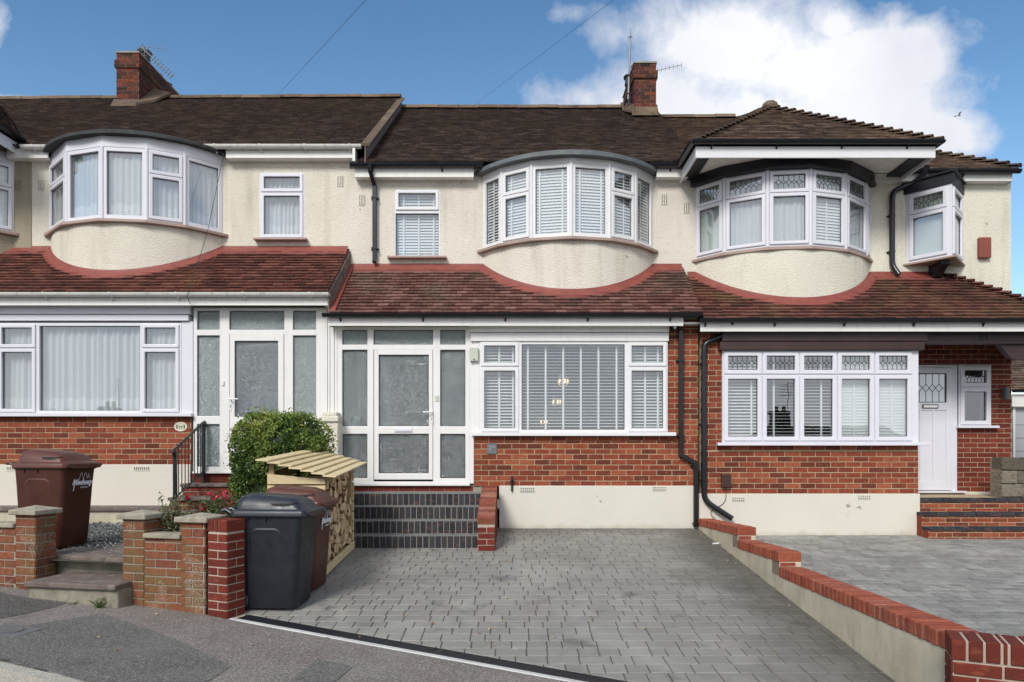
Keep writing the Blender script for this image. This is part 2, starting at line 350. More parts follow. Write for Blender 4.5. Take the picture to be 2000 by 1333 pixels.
emit('lamp_glow', (1, .66, .34), 1.5)

# ------------------------------------------------------------------ mesh builder
Z = Vector((0, 0, 1))
class Fr:                      # a local frame: u to the right, v up, w out of the surface
    def __init__(s, o, U=(1, 0, 0), V=(0, 0, 1), N=None):
        s.o = Vector(o); s.U = Vector(U).normalized(); s.V = Vector(V).normalized()
        s.N = Vector(N).normalized() if N else s.U.cross(s.V).normalized()
    def p(s, u, v, w=0): return s.o + s.U*u + s.V*v + s.N*w
def front(Y): return Fr((0, Y, 0), (1, 0, 0), (0, 0, 1), (0, -1, 0))
def yaw_fr(x, y, z, a):        # u direction turned by a (radians) about Z
    return Fr((x, y, z), (math.cos(a), math.sin(a), 0), (0, 0, 1))
class MB:
    def __init__(s): s.v = []; s.f = []; s.m = []; s.r = []
    def add(s, vs, fs, mi=0, r=0.):
        b = len(s.v); s.v += [Vector(x) for x in vs]
        for f in fs: s.f.append([b+i for i in f]); s.m.append(mi); s.r.append(r)
        return s
    def box(s, x0, x1, y0, y1, z0, z1, mi=0, r=0.):
        return s.fbox(Fr((0, 0, 0), (1, 0, 0), (0, 0, 1), (0, 1, 0)), x0, x1, z0, z1, y0, y1, mi, r)
    def fbox(s, F, u0, u1, v0, v1, w0, w1, mi=0, r=0., back=True):
        vs = [F.p(u, v, w) for w in (w0, w1) for (u, v) in ((u0, v0), (u1, v0), (u1, v1), (u0, v1))]
        fs = [(4, 5, 6, 7), (0, 1, 5, 4), (1, 2, 6, 5), (2, 3, 7, 6), (3, 0, 4, 7)]
        if back: fs.append((3, 2, 1, 0))
        return s.add(vs, fs, mi, r)
    def plate(s, F, u0, u1, v0, v1, w0, w1, holes=(), mi=0, r=0.):
        us = sorted({u0, u1, *[min(max(h[i], u0), u1) for h in holes for i in (0, 1)]})
        vs = sorted({v0, v1, *[min(max(h[i], v0), v1) for h in holes for i in (2, 3)]})
        def solid(i, j):
            if i < 0 or j < 0 or i >= len(us)-1 or j >= len(vs)-1: return False
            a, b = (us[i]+us[i+1])/2, (vs[j]+vs[j+1])/2
            return not any(h[0] < a < h[1] and h[2] < b < h[3] for h in holes)
        idx = {}
        base = len(s.v)
        def vi(i, j, k):
            key = (i, j, k)
            if key not in idx: idx[key] = len(s.v); s.v.append(F.p(us[i], vs[j], (w0, w1)[k]))
            return idx[key]
        def q(*a): s.f.append(list(a)); s.m.append(mi); s.r.append(r)
        for i in range(len(us)-1):
            for j in range(len(vs)-1):
                if not solid(i, j): continue
                q(vi(i, j, 1), vi(i+1, j, 1), vi(i+1, j+1, 1), vi(i, j+1, 1))
                q(vi(i, j+1, 0), vi(i+1, j+1, 0), vi(i+1, j, 0), vi(i, j, 0))
                if not solid(i, j-1): q(vi(i, j, 0), vi(i+1, j, 0), vi(i+1, j, 1), vi(i, j, 1))
                if not solid(i, j+1): q(vi(i, j+1, 1), vi(i+1, j+1, 1), vi(i+1, j+1, 0), vi(i, j+1, 0))
                if not solid(i-1, j): q(vi(i, j, 1), vi(i, j+1, 1), vi(i, j+1, 0), vi(i, j, 0))
                if not solid(i+1, j): q(vi(i+1, j, 0), vi(i+1, j+1, 0), vi(i+1, j+1, 1), vi(i+1, j, 1))
        return s
    def prism(s, pts, d, mi=0, r=0.):      # pts: planar polygon, d: extrusion vector
        n = len(pts); d = Vector(d); a = [Vector(p) for p in pts]
        s.add(a+[p+d for p in a], [tuple(range(n))[::-1], tuple(range(n, 2*n))]+[(i, (i+1) % n, n+(i+1) % n, n+i) for i in range(n)], mi, r)
        return s
    def tube(s, path, rad, seg=8, mi=0, cap=True, rot=0.):
        path = [Vector(p) for p in path]; rings = []; prev = None
        rr = rad if isinstance(rad, (list, tuple)) else [rad]*len(path)
        for i, p in enumerate(path):
            if i == 0: t = path[1]-p
            elif i == len(path)-1: t = p-path[i-1]
            else: t = (path[i+1]-p).normalized()+(p-path[i-1]).normalized()
            t.normalize()
            if prev is None:
                a = t.cross(Z) if abs(t.z) < .9 else t.cross(Vector((0, 1, 0)))
            else: a = prev - t*prev.dot(t)
            a.normalize(); prev = a; b = t.cross(a)
            k = 1.
            if 0 < i < len(path)-1:
                c = max(.5, math.sqrt(max(0., (1+(path[i+1]-p).normalized().dot((p-path[i-1]).normalized()))/2))); k = 1/c
            rings.append([p+(a*math.cos(rot+2*math.pi*j/seg)+b*math.sin(rot+2*math.pi*j/seg))*rr[i]*(k if seg == 4 else 1) for j in range(seg)])
        vs = [v for r_ in rings for v in r_]; fs = []
        for i in range(len(rings)-1):
            for j in range(seg):
                a, b = i*seg+j, i*seg+(j+1) % seg; fs.append((a, b, b+seg, a+seg))
        if cap: fs += [tuple(range(seg))[::-1], tuple(range(len(vs)-seg, len(vs)))]
        return s.add(vs, fs, mi)
    def loft(s, rings, mi=0, cap=True, closed=True):
        n = len(rings[0]); vs = [v for r_ in rings for v in r_]; fs = []
        for i in range(len(rings)-1):
            for j in range(n if closed else n-1):
                a, b = i*n+j, i*n+(j+1) % n; fs.append((a, b, b+n, a+n))
        if cap: fs += [tuple(range(n))[::-1], tuple(range(len(vs)-n, len(vs)))]
        return s.add(vs, fs, mi)
    def lathe(s, o, prof, seg=16, mi=0, axis=Z):
        o = Vector(o); axis = Vector(axis).normalized(); a = axis.orthogonal().normalized(); b = axis.cross(a)
        return s.loft([[o+axis*h+(a*math.cos(2*math.pi*j/seg)+b*math.sin(2*math.pi*j/seg))*r_ for j in range(seg)] for r_, h in prof], mi)
    def build(s, name, mats, parent=None, smooth=False, bevel=0., seg=1, origin=None):
        me = bpy.data.meshes.new(name)
        off = Vector((0, 0, 0)); par = parent
        if parent is not None:
            q = parent
            while q is not None: off += Vector(q.location); q = q.parent
        elif origin is not None: off = Vector(origin)
        me.from_pydata([v-off for v in s.v], [], s.f)
        mats = [mats] if isinstance(mats, str) else mats
        for m in mats: me.materials.append(MATS[m])
        me.polygons.foreach_set('material_index', s.m)
        at = me.attributes.new('rnd', 'FLOAT', 'FACE'); at.data.foreach_set('value', s.r)
        if smooth:
            me.polygons.foreach_set('use_smooth', [True]*len(s.f))
        me.update()
        o = bpy.data.objects.new(name, me); COL.objects.link(o)
        if parent is not None: o.parent = parent
        elif origin is not None: o.location = off
        if smooth:
            md = o.modifiers.new('edge', 'EDGE_SPLIT'); md.split_angle = R(38)
        if bevel:
            md = o.modifiers.new('bevel', 'BEVEL'); md.width = bevel; md.segments = seg; md.limit_method = 'ANGLE'; md.angle_limit = R(40)
        return o
def tag(o, label=None, cat=None, group=None, kind=None):
    if label: o['label'] = label
    if cat: o['category'] = cat
    if group: o['group'] = group
    if kind: o['kind'] = kind
    return o
def thing(name, label, cat, loc=(0, 0, 0), group=None):
    o = bpy.data.objects.new(name, None); COL.objects.link(o); o.location = loc; o.empty_display_size = .1
    return tag(o, label, cat, group)
def rr(a, b): return random.uniform(a, b)
def X(px, Y): return (px-1000)*Y/FP
def ZZ(py, Y): return CZ-(py-HY)*Y/FP
YG, YF = 10.25, 11.15
gx = lambda px: X(px, YG); gz = lambda py: ZZ(py, YG); fx = lambda px: X(px, YF); fz = lambda py: ZZ(py, YF)

def clip(poly, sub):           # convex clip of poly by convex counter-clockwise polygon sub (2-D)
    out = poly
    n = len(sub)
    for i in range(n):
        a, b = sub[i], sub[(i+1) % n]; inp = out; out = []
        if not inp: return []
        def side(p): return (b[0]-a[0])*(p[1]-a[1])-(b[1]-a[1])*(p[0]-a[0])
        for j in range(len(inp)):
            p, q = inp[j-1], inp[j]; sp, sq = side(p), side(q)
            if (sp < 0) != (sq < 0):
                t = sp/(sp-sq); out.append((p[0]+(q[0]-p[0])*t, p[1]+(q[1]-p[1])*t))
            if sq >= 0: out.append(q)
    return out
def ccw(poly):
    a = sum(poly[i-1][0]*poly[i][1]-poly[i][0]*poly[i-1][1] for i in range(len(poly)))
    return poly if a > 0 else poly[::-1]

def tiles(mb, F, poly, gauge=.10, tw=.165, th=.016, mi=0, seed=0, jit=1., mu=1):
    """plain tiles laid in courses over the convex polygon poly (u,v) of frame F; v runs up the slope"""
    rg = random.Random(seed); poly = ccw(poly)
    us = [p[0] for p in poly]; vs = [p[1] for p in poly]
    v = min(vs); row = 0
    while v < max(vs):
        u = min(us)-tw*(1.5 if row % 2 else 1.); dv = rg.uniform(-.003, .003)*jit
        sag = rg.uniform(-.002, .002)*jit
        while u < max(us):
            a = u+.0025; b = u+tw-.0025; v0 = v+dv+rg.uniform(-.004, .004)*jit; v1 = v+gauge+.006
            c = clip([(a, v0), (b, v0), (b, v1), (a, v1)], poly)
            if len(c) > 2:
                lift = th+rg.uniform(-.003, .005)*jit+sag; tl = rg.uniform(-.004, .004)*jit
                top = [F.p(x, y, lift*(1-.8*(y-v0)/(v1-v0))+tl*(x-a)/tw) for x, y in c]
                bot = [F.p(x, y, -.004) for x, y in c]; n = len(c); r = rg.random()
                mb.add(top+bot, [tuple(range(n))]+[(n+i, n+(i+1) % n, (i+1) % n, i) for i in range(n)], mi, r)
            u += tw
        v += gauge; row += 1
    mb.add([F.p(x, y, 0) for x, y in poly], [tuple(range(len(poly)))], mu, 0)
    return mb

def bricks(mb, F, u0, u1, v0, v1, L=.229, H=.08, m=.011, proud=.005, mi=0, seed=0, phase=0., core=None, header=False, top=True, rough=1.):
    """stretcher-bond bricks standing proud of the plane w = 0 of frame F, with a mortar sheet"""
    rg = random.Random(seed)
    v = v0; row = 0
    while v < v1-.02:
        a = u0-L*((row+phase) % 2)*.5; a += 0
        while a < u1:
            b0, b1 = max(a+m/2, u0), min(a+L-m/2, u1)
            if b1-b0 > .02:
                w = proud+rg.uniform(-.002, .002)*rough; j = rg.uniform(-.0012, .0012)*rough
                mb.fbox(F, b0, b1, v+m/2+j, min(v+H-m/2+j, v1), -.01, w, mi, rg.random(), back=False)
            a += L
        v += H; row += 1
    if core is not None: mb.fbox(F, u0, u1, v0, v1, -.02, 0, core, 0, back=False)
    return mb
def soldiers(mb, F, u0, u1, v0, v1, L=.075, m=.009, w0=-.02, w1=.005, mi=0, seed=0):
    rg = random.Random(seed); n = max(1, round((u1-u0)/L)); d = (u1-u0)/n
    for i in range(n):
        j = rg.uniform(-.0015, .0015); s_ = rg.uniform(-.001, .001)
        mb.fbox(F, u0+i*d+m/2, u0+(i+1)*d-m/2+s_, v0+j, v1+j, w0, w1+rg.uniform(-.0015, .0015), mi, rg.random())
    return mb
def ico(mb, c, r, mi=0, sub=1, sq=(1, 1, 1), rv=0.):
    bm = bmesh.new(); bmesh.ops.create_icosphere(bm, subdivisions=sub, radius=1)
    mb.add([Vector((v.co.x*r*sq[0], v.co.y*r*sq[1], v.co.z*r*sq[2]))+Vector(c) for v in bm.verts], [[v.index for v in f.verts] for f in bm.faces], mi, rv); bm.free()
def text(s, F, u, v, w, size, mat, name, parent, shear=0., depth=.001, align='CENTER', bold=0.):
    cu = bpy.data.curves.new('t', 'FONT'); cu.body = s; cu.size = size; cu.align_x = align; cu.align_y = 'CENTER'; cu.shear = shear; cu.extrude = depth; cu.offset = bold
    ob = bpy.data.objects.new('t', cu); COL.objects.link(ob)
    me = bpy.data.meshes.new_from_object(ob.evaluated_get(bpy.context.evaluated_depsgraph_get()))
    mb = MB(); mb.add([F.p(u+q.co.x, v+q.co.y, w+q.co.z) for q in me.vertices], [list(f.vertices) for f in me.polygons])
    bpy.data.objects.remove(ob); bpy.data.curves.remove(cu); bpy.data.meshes.remove(me)
    return mb.build(name, mat, parent)

# ------------------------------------------------------------------ window and facade builders
def venetian(win, F, u0, u1, v0, v1, w, pitch=.046, tilt=20, tapes=(), depth=.046):
    mb = MB(); v = v1-.03; t = R(tilt); rg = random.Random(int(u0*1000)+int(v0*77))
    while v > v0+.01:
        dv, dw = math.sin(t)*depth/2, math.cos(t)*depth/2; j = rg.uniform(-.0015, .0015); k = rg.uniform(-.0015, .0015)
        a = [F.p(u0, v+j-dv, w+dw), F.p(u1, v+k-dv, w+dw), F.p(u1, v+k+dv, w-dw), F.p(u0, v+j+dv, w-dw)]
        up = (F.V*math.cos(t)+F.N*math.sin(t))*.0028
        mb.prism(a, up, 0); v -= pitch
    for x in tapes: mb.fbox(F, x-.014, x+.014, v0+.005, v1, w+depth/2+.001, w+depth/2+.003)
    mb.fbox(F, u0, u1, v1-.03, v1+.01, w-.02, w+.025)
    return mb.build('blind', 'slat', win)
def net(win, F, u0, u1, v0, v1, w, folds=.085, amp=.016, mat='net', lace=True):
    mb = MB(); n = max(8, int((u1-u0)/.008)); rg = random.Random(int(u0*913)); ph = 0; pts = []
    for i in range(n+1):
        u = u0+(u1-u0)*i/n; ph += (u1-u0)/n/folds*2*math.pi*rg.uniform(.5, 1.5)
        pts.append((u, w+amp*math.sin(ph)+amp*.5*math.sin(ph*.37+1)))
    rows = [[F.p(u, v0+(.018*math.sin(u*34) if lace else 0), q*1.0+.004) for u, q in pts], [F.p(u, v0+.10, q) for u, q in pts], [F.p(u, v1, w+(q-w)*.8) for u, q in pts]]
    for a, b in zip(rows, rows[1:]):
        mb.add(a+b, [(i, i+1, n+2+i, n+1+i) for i in range(n)])
    o = mb.build('net_curtain', mat, win, smooth=True)
    if lace:
        mb = MB(); a = [F.p(u, v0+.03+.030*math.sin(u*26), q+.006) for u, q in pts]; b = [F.p(u, v0+.20+.02*math.sin(u*30+1), q+.006) for u, q in pts]
        mb.add(a+b, [(i, i+1, n+2+i, n+1+i) for i in range(n)]); mb.build('lace_hem', 'lace', win, smooth=True)
    return o
def leads(mb, F, u0, u1, v0, v1, w, big=False):
    def seg(a, b, t=.0035):
        d = Vector((b[0]-a[0], b[1]-a[1])); l = d.length; d /= l; n = Vector((-d.y, d.x))*t
        mb.prism([F.p(a[0]+n.x, a[1]+n.y, w), F.p(b[0]+n.x, b[1]+n.y, w), F.p(b[0]-n.x, b[1]-n.y, w), F.p(a[0]-n.x, a[1]-n.y, w)], F.N*.003)
    W, H = u1-u0, v1-v0; cols = 3 if not big else 3; vc = (v0+v1)/2
    xs = [u0+W*(k+.5)/cols*1. for k in range(cols)]; dw, dh = W/cols*.26, H*.2 if not big else H*.13
    for x in xs:
        seg((x, v0), (x, vc-dh)); seg((x, v1), (x, vc+dh))
        for a, b in (((x-dw, vc), (x, vc+dh)), ((x, vc+dh), (x+dw, vc)), ((x+dw, vc), (x, vc-dh)), ((x, vc-dh), (x-dw, vc))): seg(a, b)
    mid = [(xs[i]+xs[i+1])/2 for i in range(cols-1)]
    for i, x in enumerate(mid):
        hh = H*.12
        seg((x, v0), (x, vc-hh)); seg((x, v1), (x, vc+hh)); 
        seg((x, vc+hh), (xs[i]+dw, vc)); seg((x, vc+hh), (xs[i+1]-dw, vc)); seg((x, vc-hh), (xs[i]+dw, vc)); seg((x, vc-hh), (xs[i+1]-dw, vc))
    seg((u0, vc), (xs[0]-dw, vc)); seg((xs[-1]+dw, vc), (u1, vc))
def window(par, F, u0, u1, v0, v1, panels, fm='upvc', gm='glass', name='window', inset=.052, sill=None, w=0., leaded=False, label=None):
    mb = MB()
    holes = []
    for p in panels:
        a, b, c, d, k = p
        g = .010 if k == 's' else 0
        holes.append((a+g, b-g, c+g, d-g))
    mb.plate(F, u0, u1, v0, v1, w-.05, w+.012, holes)
    win = mb.build(name, fm, par, bevel=.004, seg=2)
    if label: win['label'] = label
    sm, pm, ld = MB(), MB(), MB()
    for a, b, c, d, k in panels:
        if k == 's':
            s1 = MB(); s1.plate(F, a, b, c, d, w-.03, w+.034, [(a+inset, b-inset, c+inset, d-inset)])
            so = s1.build('sash', fm, win, bevel=.009, seg=2)
            a, b, c, d = a+inset, b-inset, c+inset, d-inset; wp = w+.002
        else: so = win; wp = w-.02
        pm = MB(); pm.fbox(F, a-.003, b+.003, c-.003, d+.003, wp-.014, wp-.010, 0)
        pm.plate(F, a-.002, b+.002, c-.002, d+.002, wp-.009, wp-.001, [(a+.006, b-.006, c+.006, d-.006)], 1)
        if leaded and k == 's' and (d-c) < .45: leads(pm_l := MB(), F, a+.004, b-.004, c+.004, d-.004, wp-.009); pm_l.build('leading', 'rubber', win)
        pm.build('pane', [gm, 'rubber'], win)
    if sill:
        s_ = MB(); s_.fbox(F, sill[0], sill[1], v0-sill[2], v0-.001, w-.03, w+sill[3]); s_.build('sill', sill[4] if len(sill) > 4 else fm, win, bevel=.004)
    return win
def vent(par, F, u, v, W=.105, H=.17, nx=3, ny=8, mat='pebbledash', w=0.):
    holes = []
    for i in range(nx):
        for j in range(ny):
            cu, cv = u-W/2+W*(i+.5)/nx, v-H/2+H*(j+.5)/ny; hw, hh = W/nx*.24, H/ny*.30
            holes.append((cu-hw, cu+hw, cv-hh, cv+hh))
    mb = MB(); mb.plate(F, u-W/2, u+W/2, v-H/2, v+H/2, w-.004, w+.007, holes, 0); mb.fbox(F, u-W/2+.002, u+W/2-.002, v-H/2+.002, v+H/2-.002, w-.002, w+.001, 1)
    return mb.build('air_brick', [mat, 'vent_dark'], par)
def gutter(par, F, u0, u1, v, mat, w=0., r=.055, step=.9, name='gutter', br=True, phase=.35):
    """half-round gutter; its top at height v, its back at w"""
    mb = MB(); n = 8
    prof = [(w+r+r*math.cos(math.pi*i/n), v-r*math.sin(math.pi*i/n)*1.05) for i in range(n+1)]
    prof2 = [(w+r+(r-.006)*math.cos(math.pi*i/n), v-(r-.006)*math.sin(math.pi*i/n)) for i in range(n, -1, -1)]
    full = prof+prof2
    mb.loft([[F.p(u, b, a) for a, b in full] for u in (u0, u1)])
    for u in (u0, u1):
        mb.add([F.p(u, b, a) for a, b in prof], [tuple(range(len(prof)))])
    o = mb.build(name, mat, par, smooth=True)
    u = u0+phase
    if br:
        while u < u1-.05:
            bm = MB()
            pr = [(w+r+(r+.006)*math.cos(math.pi*i/n), v+.004-(r+.006)*math.sin(math.pi*i/n)*1.05) for i in range(n+1)]
            bm.loft([[F.p(q, b, a) for a, b in pr+[(w, v+.004)]] for q in (u-.013, u+.013)])
            bm.prism([F.p(u-.012, v-r-.02, w+r*.5), F.p(u-.012, v-r+.012, w+r*1.2), F.p(u-.012, v-r+.01, w), F.p(u-.012, v-r-.055, w)], F.U*.024)
            bm.build('bracket', mat, o)
            u += step
    return o
def downpipe(par, pts, mat='gutter_black', r=.034, square=False, clips=()):
    mb = MB(); 
    if square: mb.tube(pts, r*1.25, 4, rot=math.pi/4)
    else: mb.tube(pts, r, 14)
    o = mb.build('downpipe', mat, par, smooth=not square, bevel=.004 if square else 0)
    for p in clips:
        cb = MB(); p = Vector(p)
        if square: cb.box(p.x-.046, p.x+.046, p.y-.046, p.y+.05, p.z-.016, p.z+.016)
        else: cb.tube([p-Z*.018, p+Z*.018], r+.007, 14)
        cb.box(p.x-.065, p.x+.065, p.y+.03, p.y+.05, p.z-.014, p.z+.014)
        cb.build('pipe_clip', mat, o)
    return o
def smooth_path(pts, n=5, r=.12):
    pts = [Vector(p) for p in pts]; out = [pts[0]]
    for i in range(1, len(pts)-1):
        a, b, c = pts[i-1], pts[i], pts[i+1]; d1 = min(r, (a-b).length*.45); d2 = min(r, (c-b).length*.45)
        p, q = b+(a-b).normalized()*d1, b+(c-b).normalized()*d2
        for k in range(n+1):
            t = k/n; out.append(p*(1-t)**2+b*2*t*(1-t)+q*t*t)
    return out+[pts[-1]]

class Arc:                     # plan curve of a bow window
    def __init__(s, xa, xb, proj, Y=YF):
        s.h = (xb-xa)/2; s.x = (xa+xb)/2; s.R = (s.h**2+proj**2)/(2*proj); s.Yc = Y-proj+s.R; s.a = math.asin(s.h/s.R); s.Y = Y
    def pt(s, a, d=0): return Vector((s.x+(s.R+d)*math.sin(a), s.Yc-(s.R+d)*math.cos(a), 0))
    def from_px(s, px):
        best = None
        for i in range(2001):
            a = -s.a+2*s.a*i/2000; p = s.pt(a); q = abs(1000+p.x*FP/p.y-px)
            if best is None or q < best[0]: best = (q, a)
        return best[1]
def bow(par, arc, zb, zs, zh, zt, corners, kinds, wall='pebbledash', fm='upvc', fas='upvc', cap='lead_grey', cap_o=.07, cap_t=.05, split=.36, sill_mat='sill_stone', leaded=False, covers=None, body_seg=40, sill_o=.09, capseg=24, fas_o=.0, fas_smooth=False, open_top=False):
    bay = MB(); A = [-arc.a+2*arc.a*i/body_seg for i in range(body_seg+1)]
    ring = [arc.pt(a, -.0) for a in A]; inner = [arc.pt(a, -.12) for a in A]
    o1 = [p+Z*zb for p in ring]; o2 = [p+Z*(zs-.03) for p in ring]; i1 = [p+Z*zb for p in inner]; i2 = [p+Z*(zs-.03) for p in inner]
    n = len(A); bay.add(o1+o2, [(i, i+1, n+i+1, n+i) for i in range(n-1)]); bay.add(o2+i2, [(i, i+1, n+i+1, n+i) for i in range(n-1)]); bay.add(i2+i1, [(i, i+1, n+i+1, n+i) for i in range(n-1)])
    b = bay.build('bay', wall, par, smooth=True)
    C = [arc.pt(a) for a in corners]
    # sill following the facets
    oc = [arc.pt(a, sill_o) for a in corners]; ic = [arc.pt(a, -.10) for a in corners]
    ends = (Vector((oc[0].x-.03, arc.Y, 0)), Vector((oc[-1].x+.03, arc.Y, 0)))
    sm = MB(); pts = [ends[0]]+oc+[ends[1]]
    sm.prism([p+Z*(zs-.055) for p in pts], Z*.045); sm.build('sill', sill_mat, b, bevel=.004)
    # facets
    for i, k in enumerate(kinds):
        p, q = C[i], C[i+1]; U_ = (q-p).normalized(); L = (q-p).length; N_ = Vector((U_.y, -U_.x, 0)); F = Fr((p.x, p.y, 0), U_, Z, N_)
        m = .03
        pans = []
        if L < .12: window(b, F, 0, L, zs, zh, [(.03, L-.03, zs+.06, zh-.06, 'f')], fm); continue
        vs = zh-(zh-zs)*split
        if k == 'f': pans = [(m+.035, L-m-.035, zs+.07, zh-.06, 'f')]
        elif k == 'S': pans = [(m, L-m, zs+.03, zh-.02, 's')]
        else: pans = [(m, L-m, zs+.03, vs-.004, 's'), (m, L-m, vs+.004, zh-.02, 's')]
        win = window(b, F, 0, L, zs, zh, pans, fm, leaded=leaded)
        cv = covers[i] if covers else None
        if cv:
            if cv[0] == 'v': venetian(win, F, -.01, L+.01, zs+.02, zh-.03, -.062, tilt=cv[1], tapes=[L*t for t in cv[2]], pitch=.047, depth=.049)
            elif cv[0] == 'n': net(win, F, -.02, L+.02, zs+.06, zh-.02, -.075, amp=.011, lace=cv[1])
            elif cv[0] == 'r': r_ = MB(); r_.fbox(F, -.02, L+.02, zs+cv[1], zh-.02, -.07, -.065); r_.build('blind', 'roller', win)
        # corner post
        if i: 
            pm = MB(); pm.tube([C[i]+Z*zs, C[i]+Z*(zh)], .030, 10); pm.build('mullion', fm, b, smooth=True)
    # fascia above the windows
    if zt > zh+.01:
        if fas_smooth: AA = A
        else: AA = corners
        fm_ = MB()
        oo = [arc.pt(a, fas_o+.018) for a in AA]; ii = [arc.pt(a, -.10) for a in AA]; k = len(AA)
        oo = [Vector((oo[0].x, arc.Y, 0))]+oo+[Vector((oo[-1].x, arc.Y, 0))]; ii = [Vector((ii[0].x, arc.Y, 0))]+ii+[Vector((ii[-1].x, arc.Y, 0))]; k += 2
        vs = [p+Z*zh for p in oo]+[p+Z*zt for p in oo]+[p+Z*zt for p in ii]+[p+Z*zh for p in ii]; fs = []
        for r_ in range(4):
            r2 = (r_+1) % 4
            fs += [(r_*k+j, r_*k+j+1, r2*k+j+1, r2*k+j) for j in range(k-1)]
        fm_.add(vs, fs); fm_.build('fascia', fas, b, bevel=.003)
    if cap:
        cm = MB(); AA = [-arc.a*1.0+2*arc.a*i/capseg for i in range(capseg+1)]
        oo = [arc.pt(a, cap_o) for a in AA]; oo = [Vector((oo[0].x-.02, arc.Y+.02, 0))]+oo+[Vector((oo[-1].x+.02, arc.Y+.02, 0))]
        k = len(oo); r1 = [p+Z*(zt-.012) for p in oo]; r2 = [p+Z*(zt+cap_t) for p in oo]
        cx = Vector((arc.x, arc.Y, 0)); r3 = [cx+(p-cx)*.93+Z*(zt+cap_t+.035) for p in oo]; r4 = [cx+(p-cx)*.3+Z*(zt+cap_t+.10) for p in oo]
        cm.loft([r1, r2, r3, r4], closed=False, cap=False); cm.add(r1, [tuple(range(k))]); cm.add(r4, [tuple(range(k))])
        cm.build('bay_roof', cap, b, smooth=True)
    # a ceiling over the bay so that no sky light falls in
    if not open_top:
        t = MB(); t.add([p+Z*(zt-.02) for p in [Vector((C[0].x, arc.Y+.1, 0))]+C+[Vector((C[-1].x, arc.Y+.1, 0))]], [tuple(range(len(C)+2))]); t.build('ceiling', 'interior', b)
    return b
def flash(par, pts, wd=.14, mat='red_flash', lift=.02):
    """strip of painted lead: pts = list of (wall point, roof point)"""
    mb = MB(); n = len(pts)
    a = [Vector(p)+Z*.045 for p, q in pts]; b = [Vector(p)+Z*.012+Vector((0, -.012, 0)) for p, q in pts]; c = [Vector(q) for p, q in pts]; d = [Vector(q)-Z*.03 for p, q in pts]
    mb.loft([a, b, c, d], closed=False, cap=False)
    return mb.build('flashing', mat, par, smooth=True)

# ------------------------------------------------------------------ the ground, pavement, road and drives
def pz(x, y=0):                 # height of the pavement
    return -.048-.07*(x+2.4)*1.0 if x < -2.4 else -.048-.036*(x+2.4)
def dz(x, y): return -.525+.0788*y          # the paved drive of the middle house
def d2(x, y): return -.476+.064*y           # the drive of the right-hand house
def yline(x): return 6.05+.226*(-2.4-x) if x < -2.4 else 6.05-.454*(x+2.4)
def on(px, py, zf, it=30):
    y = 5.
    for _ in range(it):
        x = X(px, y); h = CZ-zf(x, y); y = .5*y+.5*h*FP/(py-HY)
    return X(px, y), y
def sheet(name, mat, x0, x1, ya, yb, zf, nx=30, ny=6, dzz=0., kind='structure'):
    mb = MB(); vs = []
    for i in range(nx+1):
        x = x0+(x1-x0)*i/nx; a, b = ya(x), yb(x)
        for j in range(ny+1):
            y = a+(b-a)*j/ny; vs.append((x, y, zf(x, y)+dzz))
    mb.add(vs, [(i*(ny+1)+j, (i+1)*(ny+1)+j, (i+1)*(ny+1)+j+1, i*(ny+1)+j+1) for i in range(nx) for j in range(ny)])
    return tag(mb.build(name, mat), kind=kind)
g = MB(); g.add([(-400, -400, -1.15), (400, -400, -1.15), (400, 700, -1.15), (-400, 700, -1.15)], [(0, 1, 2, 3)]); tag(g.build('ground', 'field'), kind='structure')
kerb = lambda x: 4.27-.40*(x+2.82)
sheet('pavement', 'asphalt_red', -9, 6, lambda x: kerb(x)+.13, lambda x: yline(x)-.0 if x < -2.4 else yline(x)-.03, pz, 60, 8)
sheet('kerb', 'kerb_stone', -9, 6, lambda x: kerb(x), lambda x: kerb(x)+.125, pz, 40, 1, .004)
kb = MB(); n = 40
vs = [(x, kerb(x), pz(x)+.004-h) for h in (0, .12) for x in [-9+15*i/n for i in range(n+1)]]; kb.add(vs, [(n+1+i, n+2+i, i+1, i) for i in range(n)]); tag(kb.build('kerb_face', 'kerb_stone'), kind='structure')
sheet('road', 'asphalt_road', -40, 40, lambda x: -9, lambda x: kerb(x) if x > -9 else kerb(-9), lambda x, y: (pz(max(-9, min(6, x))))-.10, 60, 4)
sheet('far_ground', 'asphalt_road', -60, 60, lambda x: -40, lambda x: -9.0, lambda x, y: (pz(max(-9, min(6, x))))-.11+(y+9)*.05, 60, 4)
def patch(name, mat, pxs, dzz=.004, zf=pz):
    mb = MB(); p = [on(a, b, zf) for a, b in pxs]
    # triangulated fan over a fine boundary so it follows the slope
    q = []
    for i in range(len(p)):
        a, b = p[i], p[(i+1) % len(p)]
        for k in range(4): q.append((a[0]+(b[0]-a[0])*k/4, a[1]+(b[1]-a[1])*k/4))
    c = (sum(a for a, b in p)/len(p), sum(b for a, b in p)/len(p))
    vs = [(c[0], c[1], zf(*c)+dzz)]+[(a, b, zf(a, b)+dzz) for a, b in q]; n = len(q)
    mb.add(vs, [(0, 1+(i+1) % n, 1+i) for i in range(n)])
    return tag(mb.build(name, mat), kind='structure')
patch('pavement_patch', 'asphalt_patch', [(-80, 1262), (60, 1222), (200, 1200), (285, 1228), (345, 1250), (418, 1285), (452, 1302), (410, 1330), (330, 1362), (250, 1356), (120, 1321), (0, 1293), (-80, 1274)])
patch('pavement_old_strip', 'asphalt_dark', [(-80, 1165), (0, 1158), (60, 1170), (130, 1178), (110, 1186), (40, 1202), (-80, 1222)], .0035)
patch('pavement_repair', 'asphalt_patch', [(620, 1288), (690, 1303), (640, 1345), (560, 1340)], .005)

